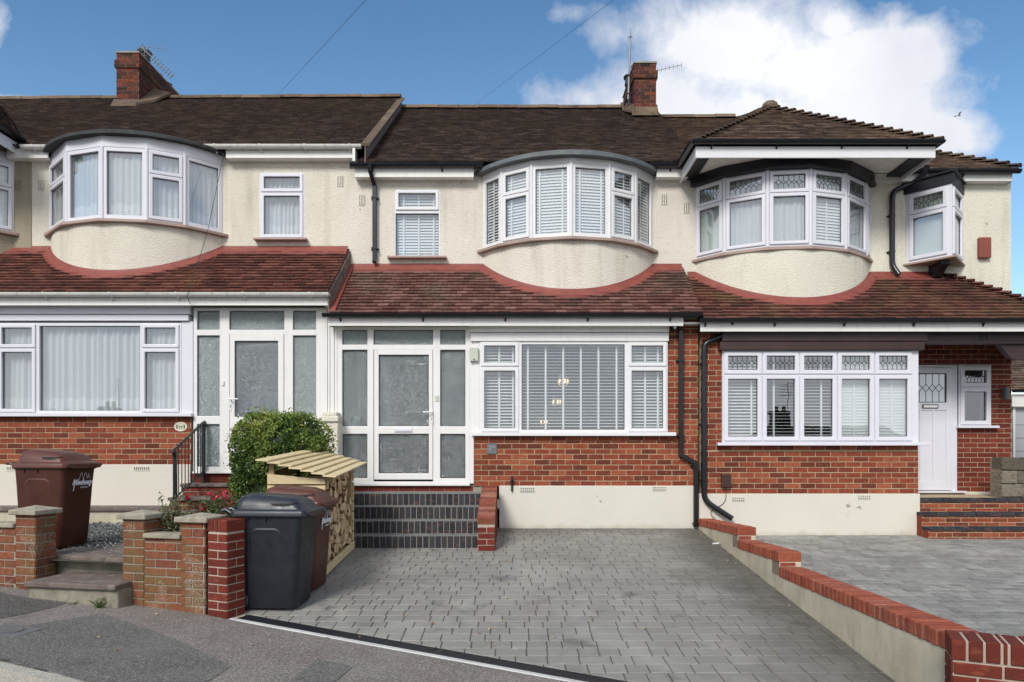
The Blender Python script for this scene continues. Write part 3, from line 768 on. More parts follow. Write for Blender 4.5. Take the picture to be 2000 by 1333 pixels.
def pavers(name, mat, poly, zf, row=.16, widths=(.12, .16, .24, .16, .24), seed=1, ang=0., extra=0.):
    rg = random.Random(seed); poly = ccw(poly); mb = MB()
    ca, sa = math.cos(ang), math.sin(ang)
    P2 = [(x*ca+y*sa, -x*sa+y*ca) for x, y in poly]
    xs = [p[0] for p in P2]; ys = [p[1] for p in P2]
    def W(x, y, d):
        X_, Y_ = x*ca-y*sa, x*sa+y*ca
        return Vector((X_, Y_, zf(X_, Y_)+d))
    v = min(ys)
    while v < max(ys):
        u = min(xs)-rg.uniform(0, .24)
        while u < max(xs):
            wd = rg.choice(widths); c = clip([(u+.0025, v+.005), (u+wd-.0025, v+.005), (u+wd-.0025, v+row-.005), (u+.0025, v+row-.005)], P2)
            u += wd
            if len(c) < 3: continue
            cx = sum(p[0] for p in c)/len(c); cy = sum(p[1] for p in c)/len(c)
            lift = rg.uniform(-.0015, .002); tx, ty = rg.uniform(-.012, .012), rg.uniform(-.012, .012)
            o = []; i_ = []
            for x, y in c:
                dx, dy = cx-x, cy-y; l = math.hypot(dx, dy) or 1; k = min(.006/l*1.2, .4)
                o.append(W(x, y, -.007)); i_.append(W(x+dx*k, y+dy*k, lift+(x-cx)*tx+(y-cy)*ty))
            n = len(c); r = rg.random()
            mb.add(o+i_, [tuple(range(n, 2*n))]+[(j, (j+1) % n, n+(j+1) % n, n+j) for j in range(n)], 0, r)
        v += row
    pts = poly; mb.add([(x, y, zf(x, y)-.006) for x, y in pts], [tuple(range(len(pts)))], 1)
    return tag(mb.build(name, [mat, 'joint_sand']), kind='structure')
wx = lambda y: 2.55+.023*y      # inner face of the wall on the right of the drive
poly = [(-2.46, yline(-2.46)+.158), (2.64, yline(2.64)+.158), (wx(10.2), 10.27), (-2.46, 10.27)]
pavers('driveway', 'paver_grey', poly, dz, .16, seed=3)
# right drive, its rows turned a little
poly = [(wx(4)+.2, 3.65), (11.5, 3.2), (11.5, 10.3), (wx(10.2)+.2, 10.3)]
pavers('neighbour_driveway', 'paver_old', poly, d2, .125, (.125, .19, .19, .16), seed=5, ang=R(-3))
# gravel garden of the left-hand house
GZ = lambda x, y: .405-.0*(y)
sheet('garden_soil', 'joint_sand', -9.5, -2.8, lambda x: yline(x)+.14, lambda x: 10.3, lambda x, y: .375, 10, 4)
mb = MB(); rg = random.Random(11)
for i in range(9000):
    x, y = rg.uniform(-6.9, -3.1), rg.uniform(6.9, 10.2)
    a = rg.uniform(0, 6.28); l, wd, t = rg.uniform(.018, .045), rg.uniform(.010, .022), rg.uniform(.003, .008)
    F = Fr((x, y, .38+rg.uniform(0, .03)), (math.cos(a), math.sin(a), rg.uniform(-.4, .4)), (rg.uniform(-.4, .4)-math.sin(a), math.cos(a), rg.uniform(-.3, .3)))
    F.V = (F.V-F.U*F.V.dot(F.U)).normalized(); F.N = F.U.cross(F.V)
    mb.prism([F.p(-l/2, 0), F.p(-l*.2, -wd/2), F.p(l/2, -wd*.3), F.p(l*.4, wd*.4), F.p(-l*.3, wd/2)], F.N*t, 0, rg.random()**1.6)
tag(mb.build('slate_chippings', 'slate_chips'), 'grey slate chippings spread over the raised front garden', 'chippings', kind='stuff')
mb = MB(); mb.prism([(-4.35, 6.72, .365), (-3.45, 6.50, .365), (-3.42, 8.1, .365), (-4.35, 8.1, .365)], Z*.045)
tag(mb.build('garden_path', 'old_slab', bevel=.006), kind='structure')

# ------------------------------------------------------------------ the three houses
FG, FF = front(YG), front(YF)
PW = .30                        # wall thickness
def shell(h, x0, x1, zt, left=True, right=True, yb=19.2, ridge=9.0):
    mb = MB()
    if left: mb.box(x0, x0+.11, YF+.26, yb, -1.1, zt)
    if right: mb.box(x1-.11, x1, YF+.26, yb, -1.1, zt)
    mb.box(x0, x1, yb, yb+.2, -1.1, zt); mb.box(x0+.11, x1-.11, 15.2, 15.3, -.8, zt-.05); mb.box(x0+.11, x1-.11, YF+.26, 15.2, 3.25, 3.4); mb.box(x0+.11, x1-.11, YG+.26, 15.2, .55, .7); mb.box(x0+.11, x1-.11, YF+.26, 15.2, zt-.12, zt-.06)
    return mb.build('inner_walls', 'interior', h)
def slope_fr(x0, y, z, dy, dzv):        # u along +X, v up the slope
    return Fr((x0, y, z), (1, 0, 0), (0, dy, dzv), (0, -dzv, dy))
def roof_plane(h, name, mat, poly_xy, ye, ze, yt, zt, gauge=.10, seed=0, tw=.165, th=.022, tilt_x=0., under='felt_black', jit=1.):
    """poly in (x, y) world plan; eave at ye/ze, top at yt/zt"""
    L = math.hypot(yt-ye, zt-ze); F = slope_fr(0, ye, ze, (yt-ye)/L, (zt-ze)/L); k = L/(yt-ye)
    mb = MB()
    tiles(mb, F, [(x, (y-ye)*k) for x, y in poly_xy], gauge, tw, th, 0, seed, mu=1, jit=jit)
    return mb.build(name, [mat, under], h)
def ridge_tiles(par, a, b, r=.11, mat='ridge', L=.45, name='ridge_tile', lift=.0, seg=7):
    a, b = Vector(a), Vector(b); n = max(1, round((b-a).length/L)); t = (b-a).normalized(); s_ = t.cross(Z).normalized(); u = s_.cross(t)
    mb = MB(); rg = random.Random(n)
    for i in range(n):
        p = a+(b-a)*i/n; q = a+(b-a)*(i+1)/n-t*.006; j = rg.uniform(-.006, .006); rr_ = rg.random()
        ring = lambda c, k: [c+s_*math.cos(math.pi*m/seg)*r*1.15*k+u*(math.sin(math.pi*m/seg)*r*k-r*.45+j+lift) for m in range(seg+1)]
        A, B = ring(p, 1.0), ring(q, 1.0); m = len(A)
        mb.add(A+B, [(c, c+1, m+c+1, m+c) for c in range(m-1)]+[tuple(range(m)), tuple(range(m, 2*m))], 0, rr_)
    return mb.build(name, mat, par)
def bonnets(par, a, b, mat, n, size=.17, name='hip_tiles', lift=.03):
    """bonnet hip tiles climbing from a to b, each one overlapping the next below it"""
    a, b = Vector(a), Vector(b); t = (b-a).normalized(); s_ = t.cross(Z).normalized(); u = s_.cross(t); mb = MB(); rg = random.Random(n)
    for i in range(n):
        p = a+(b-a)*i/n; L = (b-a).length/n; rr_ = rg.random(); k = 5
        def ring(c, r, h): return [c+s_*math.cos(math.pi*m/k)*r+u*(math.sin(math.pi*m/k)*r*.55+h) for m in range(k+1)]
        j = rg.uniform(-.005, .005)
        A = ring(p, size*.62, .045+j+lift); A2 = ring(p, size*.58, .028+j+lift); B = ring(p+t*L*1.5, size*.42, -.01+lift); m = len(A)
        mb.add(A+B+A2, [(c, c+1, m+c+1, m+c) for c in range(m-1)]+[(c+1, c, 2*m+c, 2*m+c+1) for c in range(m-1)]+[tuple(range(2*m, 3*m))], 0, rr_)
    return mb.build(name, mat, par)
def brick_wall(h, F, rects, mat='brick_house', seed=0, mort='mortar', name='brick_wall', thick=.25, v_top=None):
    mb = MB()
    for i, (a, b, c, d) in enumerate(rects):
        ph = 0
        bricks(mb, F, a, b, c, d, seed=seed+i, proud=.004)
        mb.fbox(F, a, b, c, d, -thick, 0, 1)
    return mb.build(name, [mat, mort], h)
def soldier_course(h, F, u0, u1, v0, v1, mat='brick_house', mort='mortar', seed=0, L=.229, name='sill_course'):
    mb = MB(); soldiers(mb, F, u0, u1, v0+.005, v1-.004, L, .011, -.02, .004, 0, seed); mb.fbox(F, u0, u1, v0, v1, -.2, .0, 1)
    return mb.build(name, [mat, mort], h)
PL = X(683, YF); PR = 2.79      # party lines: left -2.65, right 2.79
E_Y = 11.0                     # main eaves
RY = 15.2                       # main ridge
def lean_z(ze, zt, y): return ze+(zt-ze)*(y-10.0)/(YF-10.0)

# ---- middle house --------------------------------------------------
H2 = thing('terraced_house', 'middle terraced house, black gutters, white porch above dark brick steps, number 79 plaque', 'house', (0, YG, .28), 'terraced houses in the row')
shell(H2, PL, PR, 6.0)
w79 = [(fx(770), fx(860), fz(503), fz(370))]
bayh = (X(946, YF)+.05, X(1272, YF)-.05, 4.75, 5.85)
mb = MB(); mb.plate(FF, PL, fx(1362), 3.3, 6.05, -.26, 0, w79+[bayh]); mb.build('rendered_wall', 'pebbledash', H2)
# ground floor
brick_wall(H2, FG, [(gx(925), PR, gz(950), gz(861))], seed=21)
soldier_course(H2, FG, gx(925), gx(1318), gz(861), gz(849), seed=5)
mb = MB(); mb.plate(FG, gx(1303), PR, gz(861)+.001, gz(612), -.25, 0, []); bricks(mb, FG, gx(1303), PR, gz(861), gz(625), seed=33, mi=1, phase=1, proud=.004); mb.build('brick_wall', ['mortar', 'brick_house'], H2)
mb = MB(); mb.fbox(FG, gx(975), PR-.0, .0, gz(949), -.25, .022); o = mb.build('plinth', 'plinth_paint', H2, bevel=.006)
mb = MB(); mb.box(PL+.1, gx(925), YG-.02, YG+.25, .2, gz(960)); mb.build('sub_sill', 'concrete', H2)
mb = MB(); bricks(mb, FG, gx(660), gx(925), gz(961), gz(949), H=.085, seed=8); mb.fbox(FG, gx(660), gx(925), gz(961), gz(949), -.2, 0, 1); mb.build('threshold_bricks', ['brick_dark', 'mortar_dark'], H2)
mb = MB(); mb.box(gx(925), gx(946), YG-.13, YG, .3, gz(952)); mb.build('pier_stub', 'concrete', H2)
# ground window
u0, u1, v0, v1 = gx(937), gx(1303), gz(845), gz(668)
pans = [(gx(939.6), gx(1013), gz(716.5), gz(670), 's'), (gx(939.6), gx(1013), gz(844), gz(718.8), 's'),
        (gx(1018.8), gx(1219.3), gz(840), gz(674), 'f'), (gx(1225.8), gx(1300.3), gz(716.5), gz(670), 's'), (gx(1225.8), gx(1300.3), gz(844), gz(718.8), 's')]
FW = front(YG-.03)
wn = window(H2, FW, u0, u1, v0, v1, pans, sill=(gx(922), gx(1318), .055, .07))
venetian(wn, FW, gx(945), gx(1012), gz(838), gz(672), -.10, pitch=.0465, tilt=26, tapes=[gx(975), gx(1002)])
venetian(wn, FW, gx(1018), gx(1220), gz(841), gz(672), -.10, pitch=.0465, tilt=12, tapes=[gx(q) for q in (1031, 1066, 1100.5, 1135, 1169.5, 1205)])
venetian(wn, FW, gx(1227), gx(1297), gz(838), gz(672), -.10, pitch=.0465, tilt=26, tapes=[gx(1261), gx(1286)])
mb = MB()
mb.fbox(FG, gx(918), gx(1305), gz(651), gz(637.5), -.2, .075); mb.fbox(FG, gx(920), gx(1304.5), gz(668), gz(652.2), -.2, .065); mb.fbox(FG, gx(925), gx(937), gz(849), gz(668), -.2, .03)
mb.fbox(FG, gx(918), gx(925.5), gz(945), gz(651), -.15, .02)
mb.build('cladding', 'upvc_porch', H2, bevel=.004)
# fascia, soffit, gutter
FE = front(10.0)
mb = MB(); mb.box(X(641, 10.03), X(1335, 10.03), 10.03, 10.055, ZZ(637, 10.03), ZZ(617, 10.03)); mb.build('fascia', 'trim_white', H2, bevel=.003)
mb = MB(); mb.box(X(641, 10.03), PR, 10.055, YG+.02, gz(637)-.002, gz(637)+.02); mb.build('soffit', 'soffit', H2)
gutter(H2, front(10.03), X(630, 9.97), X(1372, 9.97), ZZ(613, 9.98), 'gutter_black', step=1.21, phase=.25)
# porch screen
def porch(h, F, xs_out, rows, cols, door, sill_y, mat='upvc_porch', knob=None, hinge=1, name='porch_screen', yv=YG):
    G = lambda p: X(p, yv); H = lambda p: ZZ(p, yv)
    holes = []
    for (a, b) in cols:
        for (c, d) in rows: holes.append((G(a), G(b), H(d), H(c)))
    a, b, c, d = door; holes.append((G(a), G(b), H(sill_y-4), H(c))); holes.append((G(a), G(b), H(rows[0][1]), H(rows[0][0])))
    mb = MB(); mb.plate(F, G(xs_out[0]), G(xs_out[1]), H(sill_y), H(rows[0][0]-6), -.06, .012, holes); s = mb.build(name, mat, h, bevel=.005, seg=2)
    for hh in holes:
        if abs(hh[2]-H(sill_y-4)) < 1e-6: continue
        p = MB(); p.fbox(F, hh[0]-.002, hh[1]+.002, hh[2]-.002, hh[3]+.002, -.032, -.026, 0); p.plate(F, hh[0]-.001, hh[1]+.001, hh[2]-.001, hh[3]+.001, -.026, -.016, [(hh[0]+.007, hh[1]-.007, hh[2]+.007, hh[3]-.007)], 1)
        p.build('pane', ['obscured_dark' if hh[3] < 1.75 else ('obscured_pale' if hh[2] > 3.0 or xs_out[0] < 500 else 'obscured_glass'), 'rubber'], s)  # pane tone by height: bright and dark reflections put into the glass colour
    mb = MB(); mb.fbox(F, G(xs_out[0]), G(xs_out[1]), H(sill_y+4), H(sill_y)-.001, -.06, .05); mb.build('threshold', mat, s, bevel=.004)
    return s, G, H
def porch_door(h, F, G, H, a, b, c, d, pa, pb, rows, handle_px, handle_y, letter=None, mat='upvc_porch', left=False):
    m = MB(); m.plate(F, G(a)+.004, G(b)-.004, H(d), H(c)-.004, -.05, .026, [(G(pa), G(pb), H(y1), H(y0)) for y0, y1 in rows]); dr = m.build('door', mat, h, bevel=.006, seg=2)
    for y0, y1 in rows:
        p = MB(); p.fbox(F, G(pa)-.002, G(pb)+.002, H(y1)-.002, H(y0)+.002, -.016, -.010, 0); p.plate(F, G(pa)-.001, G(pb)+.001, H(y1)-.001, H(y0)+.001, -.01, 0, [(G(pa)+.007, G(pb)-.007, H(y1)+.007, H(y0)-.007)], 1); p.build('pane', ['obscured_dark' if H(y0) < 1.75 else 'obscured_glass', 'rubber'], dr)
    x, z = G(handle_px), H(handle_y); s_ = 1 if left else -1
    m = MB(); m.fbox(F, x-.017, x+.017, z-.17, z+.05, .026, .034); m.tube([F.p(x, z, .03), F.p(x, z, .075), F.p(x+s_*.03, z, .085), F.p(x+s_*.13, z+.004, .08)], .010, 8); m.fbox(F, x-.005, x+.005, z-.12, z-.085, .034, .036, 1); m.build('handle', ['upvc', 'rubber'], dr)
    if letter: m = MB(); m.fbox(F, G(letter[0]), G(letter[1]), H(letter[3]), H(letter[2]), .026, .04); m.fbox(F, G(letter[0])+.012, G(letter[1])-.012, H(letter[3])+.01, H(letter[2])-.01, .04, .046); m.build('letterbox', 'upvc_cool', dr, bevel=.003)
    return dr
FP1 = front(YG-.01)
scr, G_, H_ = porch(H2, FP1, (659, 918), [(645, 674), (684, 833), (848, 934.5)], [(669, 718), (860, 909)], (730, 846, 684, 935), 945)
dr = porch_door(H2, FP1, G_, H_, 731, 846, 684, 937, 740.5, 838, [(694, 833), (848, 925)], 844, 806, (772, 806, 836.5, 844.5))
mb = MB(); mb.fbox(FG, gx(850), gx(858), gz(785), gz(773), .0, .03); mb.build('doorbell', 'green_box', H2, bevel=.006, seg=2)
mb = MB(); mb.fbox(FG, gx(646), gx(659.5), gz(808), gz(640), -.1, .03); mb.fbox(FG, gx(651), gx(654), gz(806), gz(641), .03, .045); mb.build('corner_trim', 'upvc_porch', H2, bevel=.003)
mb = MB(); mb.box(gx(659), gx(664), YG+.0, YG+.1, .8, gz(805)); mb.build('porch_jamb', 'upvc_porch', H2)
# porch side wall, inner door and wall behind the screen
mb = MB(); mb.box(gx(918)-.06, gx(918)+.04, YG+.06, YF+.3, .4, 3.4); mb.box(PL, PL+.12, YG+.06, YF+.3, .4, 3.4); mb.box(PL, gx(918), YF+.0, YF+.12, .4, 3.35); mb.box(PL, gx(918), YG+.05, YF, .5, .8); mb.build('porch_walls', 'porch_inside', H2)
mb = MB(); mb.box(gx(745), gx(850), YF-.05, YF-.001, .8, 2.85); mb.build('inner_door', 'brown_timber', H2)
mb = MB(); mb.box(X(681, 10.9), X(702, 10.9), 10.75, 10.95, .8, 2.0); mb.build('porch_box', 'upvc_porch', H2)
mb = MB(); mb.box(X(705, 10.8), gx(918)-.07, 10.80, 10.9, .8, 1.74); mb.box(PL+.13, X(680, 10.8), 10.80, 10.9, .8, 1.74); mb.build('pane_backing', 'brown_plastic', H2)  # dark boxes added behind the lower panes to make them look dark
mb = MB(); mb.tube([(X(683, 10.5), 10.5, .85), (X(688, 10.6), 10.6, 1.55)], .022, 8); tag(mb.build('umbrella', 'blue_plastic', origin=(X(683, 10.5), 10.5, .82)), 'folded blue umbrella leaning inside the porch of number 79', 'umbrella')
mb = MB(); mb.fbox(FG, gx(918.5), gx(934.5), gz(707), gz(680.5), .03, .085); ab = mb.build('alarm_box', 'green_box', H2, bevel=.008, seg=2)
mb = MB(); mb.lathe(FG.p(gx(926.5), gz(703.5), .085), [(.012, 0), (.012, .01), (.004, .012)], 10, 0, FG.N); mb.build('alarm_light', 'iron', ab)
# plaque, camera, key box
mb = MB(); mb.fbox(FG, gx(951), gx(970.5), gz(887), gz(866.5), .006, .018); pq = mb.build('number_plaque', 'slate_plaque', H2, bevel=.004)
text('79', FG, gx(960.8), gz(876.8), .0185, .115, 'aerial_grey', 'numerals', pq, bold=.003)
mb = MB(); mb.tube([FG.p(gx(1314), gz(643), .0), FG.p(gx(1314), gz(643), .06)], .03, 12); mb.tube([FG.p(gx(1314), gz(643), .05), FG.p(gx(1313), gz(644), .17)], .034, 12); cm = mb.build('security_camera', 'black_paint', H2, smooth=True)
mb = MB(); mb.tube([FG.p(gx(1313), gz(644), .17), FG.p(gx(1313), gz(644), .178)], .018, 12); mb.build('lens', 'chrome', cm)
mb = MB(); mb.tube([FG.p(gx(999.5), gz(930), .03), FG.p(gx(1000), gz(938), .045), FG.p(gx(1000), gz(960), .04)], [.012, .017, .014], 8); mb.fbox(FG, gx(997), gx(1003), gz(944), gz(936), .0, .05); mb.build('wall_bracket', 'rail_black', H2)
vent(H2, FG, gx(1030), gz(957), .22, .075, 7, 2, 'plinth_paint', .022); vent(H2, FG, gx(1287), gz(955), .20, .065, 7, 2, 'plinth_paint', .022)
# downpipes
gp = lambda px, py, w=.05: FG.p(gx(px), gz(py), w); fp = lambda px, py, w=.05: FF.p(fx(px), fz(py), w)
downpipe(H2, [gp(1328, 622, .2), gp(1328, 634, .16), gp(1328, 646, .055), gp(1328, 889), gp(1357, 905), gp(1357, 1029)], square=True, clips=[gp(1328, 706), gp(1328, 852), gp(1357, 912), gp(1357, 1022)])
downpipe(H2, [FF.p(fx(728), fz(330), .25), FF.p(fx(728), fz(343), .22), FF.p(fx(733), fz(366), .055), FF.p(fx(733), fz(508), .055), FF.p(fx(733), fz(516), .09)], square=True, clips=[fp(733, 389), fp(733, 488)])
# first-floor small window
wn = window(H2, front(YF+.015), fx(770), fx(860), fz(503), fz(370), [(fx(772.5), fx(857), fz(411), fz(372), 's'), (fx(772.5), fx(857), fz(500), fz(417), 'f')], sill=(fx(758), fx(873), .035, .12, 'sill_stone'))
venetian(wn, front(YF+.015), fx(775), fx(856), fz(500), fz(374), -.09, pitch=.047, tilt=62, tapes=[fx(787), fx(816.5), fx(846)])
vent(H2, FF, fx(707), fz(392)); vent(H2, FF, fx(1297.5), fz(390.5)); vent(H2, FF, fx(1341), fz(407.5))
arc = Arc(X(944, YF), X(1274, YF), .70); crn = [-arc.a, arc.from_px(980), arc.from_px(1038), arc.from_px(1115.5), arc.from_px(1190), arc.from_px(1240.5), arc.a]
bow(H2, arc, 3.7, 4.72, 5.85, 5.94, crn, 'fbffbf', covers=[('v', 55, (.5,)), ('v', 64, (.3,)), ('v', 64, (.2, .78)), ('v', 64, (.24, .8)), ('v', 52, (.6,)), ('v', 55, (.4,))], split=.345, cap_o=.13)
# eaves
for a_, b_ in ((692, 925), (1283, 1345)):
    mb = MB(); mb.box(X(a_, 10.98), X(b_, 10.98), 11.0, 11.025, ZZ(346.5, 11.0), ZZ(322, 11.0)); mb.build('fascia', 'trim_white', H2, bevel=.003)
    mb = MB(); mb.box(X(a_, 10.98), X(b_, 10.98), 11.025, YF+.0, ZZ(346, 11.0), ZZ(346, 11.0)+.02); mb.build('soffit', 'soffit', H2)
gutter(H2, front(11.0), X(684, 10.94), X(944, 10.94), ZZ(320, 10.94), 'gutter_black', step=1.12, phase=.35)
gutter(H2, front(11.0), X(1268, 10.94), X(1342, 10.94), ZZ(320, 10.94), 'gutter_black', step=1.12, phase=.35)
roof_plane(H2, 'roof', 'tile_brown', [(-2.46, E_Y-.06), (2.95, E_Y-.06), (3.2, RY), (-2.52, RY)], E_Y-.06, 6.08, RY, 9.05, .10, 41)
roof_plane(H2, 'lean_to_roof', 'tile_red_mid', [(PL-.01, 9.97), (2.79, 9.97), (2.79, YF+.02), (PL-.01, YF+.02)], 9.97, 3.45, YF, 4.42, .10, 42, th=.03)
ridge_tiles(H2, (-2.5, RY, 9.08), (3.22, RY, 9.07))
mb = MB(); mb.add([(-2.5, RY, 9.05), (3.2, RY, 9.05), (3.2, 19.4, 6.), (-2.5, 19.4, 6.)], [(0, 1, 2, 3)]); mb.build('rear_roof', 'felt_black', H2)
def arc_flash(h, arc, ze, zt, x0, x1, wd=.115, lead_l=None):
    sl = (zt-ze)/(YF-10.0)
    rz = lambda y: ze+(y-9.97)*((zt-ze)/(YF-9.97))
    pts = []
    def add(p, n):
        q = p+n*wd; pts.append((Vector((p.x, p.y, rz(p.y)+.035)), Vector((q.x, q.y, rz(q.y)+.030))))
    if x0 is not None:
        for i in range(5): add(Vector((x0+(arc.x-arc.h-.02-x0)*i/4, YF, 0)), Vector((0, -1, 0)))
    for i in range(33):
        a = -arc.a+2*arc.a*i/32; p = arc.pt(a, .004); n = Vector((math.sin(a), -math.cos(a), 0)); add(p, n*(1.0))
    if x1 is not None:
        for i in range(5): add(Vector((arc.x+arc.h+.02+(x1-arc.x-arc.h-.02)*i/4, YF, 0)), Vector((0, -1, 0)))
    return flash(h, pts)
arc_flash(H2, arc, 3.45, 4.42, PL+.02, PR-.02)
# painted lead up the left verge
mb = MB(); mb.prism([(PL-.035, 9.98, 3.47), (PL+.07, 9.98, 3.49), (PL+.07, YF, 4.455), (PL-.035, YF, 4.455)], Z*.03); mb.build('verge_flashing', 'red_flash', H2)
# chimney on the right party wall
def chimney(h, x0, x1, y0, y1, zb, zt, pots, seed=0):
    mb = MB()
    for F, a, b in ((front(y0), x0, x1), (Fr((x0, 0, 0), (0, -1, 0), Z, (-1, 0, 0)), -y1, -y0), (Fr((x1, 0, 0), (0, 1, 0), Z, (1, 0, 0)), y0, y1)):
        bricks(mb, F, a, b, zb, zt-.33, proud=.006, seed=seed); bricks(mb, Fr(F.o+F.N*.03, F.U, F.V, F.N), a-.03, b+.03, zt-.33, zt-.17, proud=.006, seed=seed+1); bricks(mb, Fr(F.o+F.N*.0, F.U, F.V, F.N), a, b, zt-.17, zt-.01, proud=.006, seed=seed+2)
        seed += 3
    mb.box(x0, x1, y0, y1, zb, zt-.01, 1); mb.box(x0-.03, x1+.03, y0-.03, y1+.03, zt-.33, zt-.17, 1)
    c = mb.build('chimney', ['brick_chimney', 'mortar_dark'], h)
    mb = MB(); mb.box(x0-.02, x1+.02, y0-.02, y1+.02, zt-.012, zt+.02); mb.build('flaunching', 'concrete', c)
    for (px_, py_, r, hh, m) in pots:
        q = MB(); q.lathe((px_, py_, zt), [(r*.9, 0), (r*.95, .04), (r*.85, .06), (r*.9, hh*.8), (r*1.12, hh*.82), (r*1.15, hh), (r*.85, hh), (r*.8, hh*.6)], 18); q.build('chimney_pot', m, c, smooth=True)
    return c
ch = chimney(H2, X(1239, 14.3), X(1281, 14.3), 14.3, 15.7, 7.6, ZZ(123, 14.3), [(2.72, 14.75, .13, .18, 'terracotta'), (2.62, 15.2, .12, .2, 'felt_black'), (2.8, 15.45, .12, .15, 'terracotta')], 51)
mb = MB(); mb.prism([(2.50, 14.19, 8.42), (3.06, 14.19, 8.42), (3.05, 14.3, 8.66), (2.52, 14.3, 8.66)], (0, .05, 0)); mb.prism([(2.56, 14.2, 8.46), (2.38, 14.7, 8.76), (2.40, 15.1, 9.10), (2.56, 14.3, 8.66)], (.0, .0, .05)); mb.build('lead_apron', 'ridge', H2)

def plane_tiles(h, name, mat, pts, gauge=.10, seed=0, th=.022, under='felt_black', tw=.165):
    """pts: 3-D polygon; the first two points are the eave, left to right as seen from outside"""
    p = [Vector(q) for q in pts]; U = (p[1]-p[0]).normalized(); n = (p[1]-p[0]).cross(p[2]-p[1]).normalized(); V = n.cross(U)
    F = Fr(p[0], U, V, n); mb = MB(); tiles(mb, F, [((q-p[0]).dot(U), (q-p[0]).dot(V)) for q in p], gauge, tw, th, 0, seed, mu=1)
    return mb.build(name, [mat, under], h)

# ---- left house ----------------------------------------------------
L1 = fx(62)
H1 = thing('terraced_house', 'left terraced house with net curtains, white gutters and tall glazed porch behind the bush', 'house', (-5.2, YG, .4), 'terraced houses in the row')
shell(H1, L1, PL, 6.2)
w77 = [(fx(507), fx(595), fz(468), fz(338))]
bayh1 = (X(108, YF)+.05, X(428, YF)-.05, 5.03, 6.09)
mb = MB(); mb.plate(FF, L1, PL, 3.6, 6.35, -.26, 0, w77+[bayh1]); mb.build('rendered_wall', 'pebbledash_left', H1)
brick_wall(H1, FG, [(gx(-60), gx(373), gz(908), gz(826))], seed=121); soldier_course(H1, FG, gx(-60), gx(373), gz(826), gz(813), seed=15)
mb = MB(); mb.fbox(FG, gx(-60), gx(372.5), .2, gz(907.5), -.25, .02); mb.build('plinth', 'plinth_left', H1, bevel=.006)
mb = MB(); mb.box(gx(372), PL-.05, YG-.0, YG+.25, .2, gz(926)); mb.build('sub_sill', 'brick_dark', H1)
mb = MB(); mb.prism([(gx(-60), YG-.32, .30), (gx(340), YG-.32, .30), (gx(340), YG, .30), (gx(-60), YG, .30)], Z*.27); lg = mb.build('ledge', 'rough_render', H1)
mb = MB(); mb.box(gx(-60), gx(345), YG-.36, YG-.0205, .57, .625); mb.build('ledge_slab', 'old_slab', H1, bevel=.006)
FW1 = front(YG-.03)
pans = [(gx(2), gx(74), gz(680.5), gz(635), 's'), (gx(2), gx(74), gz(806), gz(682.5), 's'), (gx(80.6), gx(276.5), gz(803), gz(638), 'f'), (gx(280), gx(353), gz(680.5), gz(635), 's'), (gx(280), gx(353), gz(806), gz(682.5), 's')]
wn = window(H1, FW1, gx(-2), gx(357), gz(808), gz(632), pans, 'upvc_cool', sill=(gx(-20), gx(379), .05, .07))
net(wn, FW1, gx(4), gx(74), gz(806), gz(636), -.10); net(wn, FW1, gx(79), gx(278), gz(805), gz(636), -.10, .10, .02); net(wn, FW1, gx(281), gx(352), gz(806), gz(636), -.10)
mb = MB(); mb.fbox(FG, gx(-60), gx(375.5), gz(616), gz(597), -.2, .085); mb.fbox(FG, gx(-60), gx(372), gz(628.5), gz(617), -.2, .07); mb.fbox(FG, gx(356.5), gx(379), gz(810), gz(629), -.2, .035); mb.build('cladding', 'upvc_cool', H1, bevel=.004)
mb = MB(); mb.box(gx(-60), X(643, 10.03), 10.03, 10.055, ZZ(597, 10.03), ZZ(576, 10.03)); mb.box(X(632, 10.03), X(643.5, 10.03), 10.055, YG+.2, ZZ(597, 10.03), ZZ(574, 10.03)); mb.build('fascia', 'trim_white', H1, bevel=.003)
mb = MB(); mb.box(gx(-60), X(643, 10.03), 10.055, YG+.02, gz(597)-.002, gz(597)+.02); mb.build('soffit', 'soffit', H1)
gutter(H1, front(10.03), gx(-60), X(643, 9.97), ZZ(572.5, 9.97), 'gutter_white', step=.97, phase=.35)
FP0 = front(YG-.01)
scr, G_, H_ = porch(H1, FP0, (379, 640), [(608, 645), (656, 813), (829, 912)], [(386, 430), (573, 618)], (449, 556, 654, 918), 921)
dr = porch_door(H1, FP0, G_, H_, 450, 556, 654, 918, 460, 544.5, [(667, 815), (829, 910)], 452.5, 781, None, left=True)
mb = MB(); mb.fbox(FP0, gx(434.5), gx(439.5), gz(754), gz(744.5), .012, .03); mb.build('doorbell', 'upvc', H1, bevel=.004)
mb = MB(); mb.fbox(FG, gx(618)+.01+(gx(640)-gx(618)), gx(645), gz(925), gz(600), -.12, .03); mb.build('corner_trim', 'upvc_porch', H1)
mb = MB(); mb.box(gx(376), gx(381), YG+.05, YF+.3, .4, 3.6); mb.box(gx(376), PL-.03, YF+.01, YF+.13, .4, 3.7); mb.box(gx(376), PL, YG+.05, YF, .6, .98); mb.build('porch_walls', 'porch_inside', H1)
mb = MB(); mb.box(gx(470), gx(560), YF-.05, YF-.001, .98, 3.0); mb.build('inner_door', 'interior', H1)
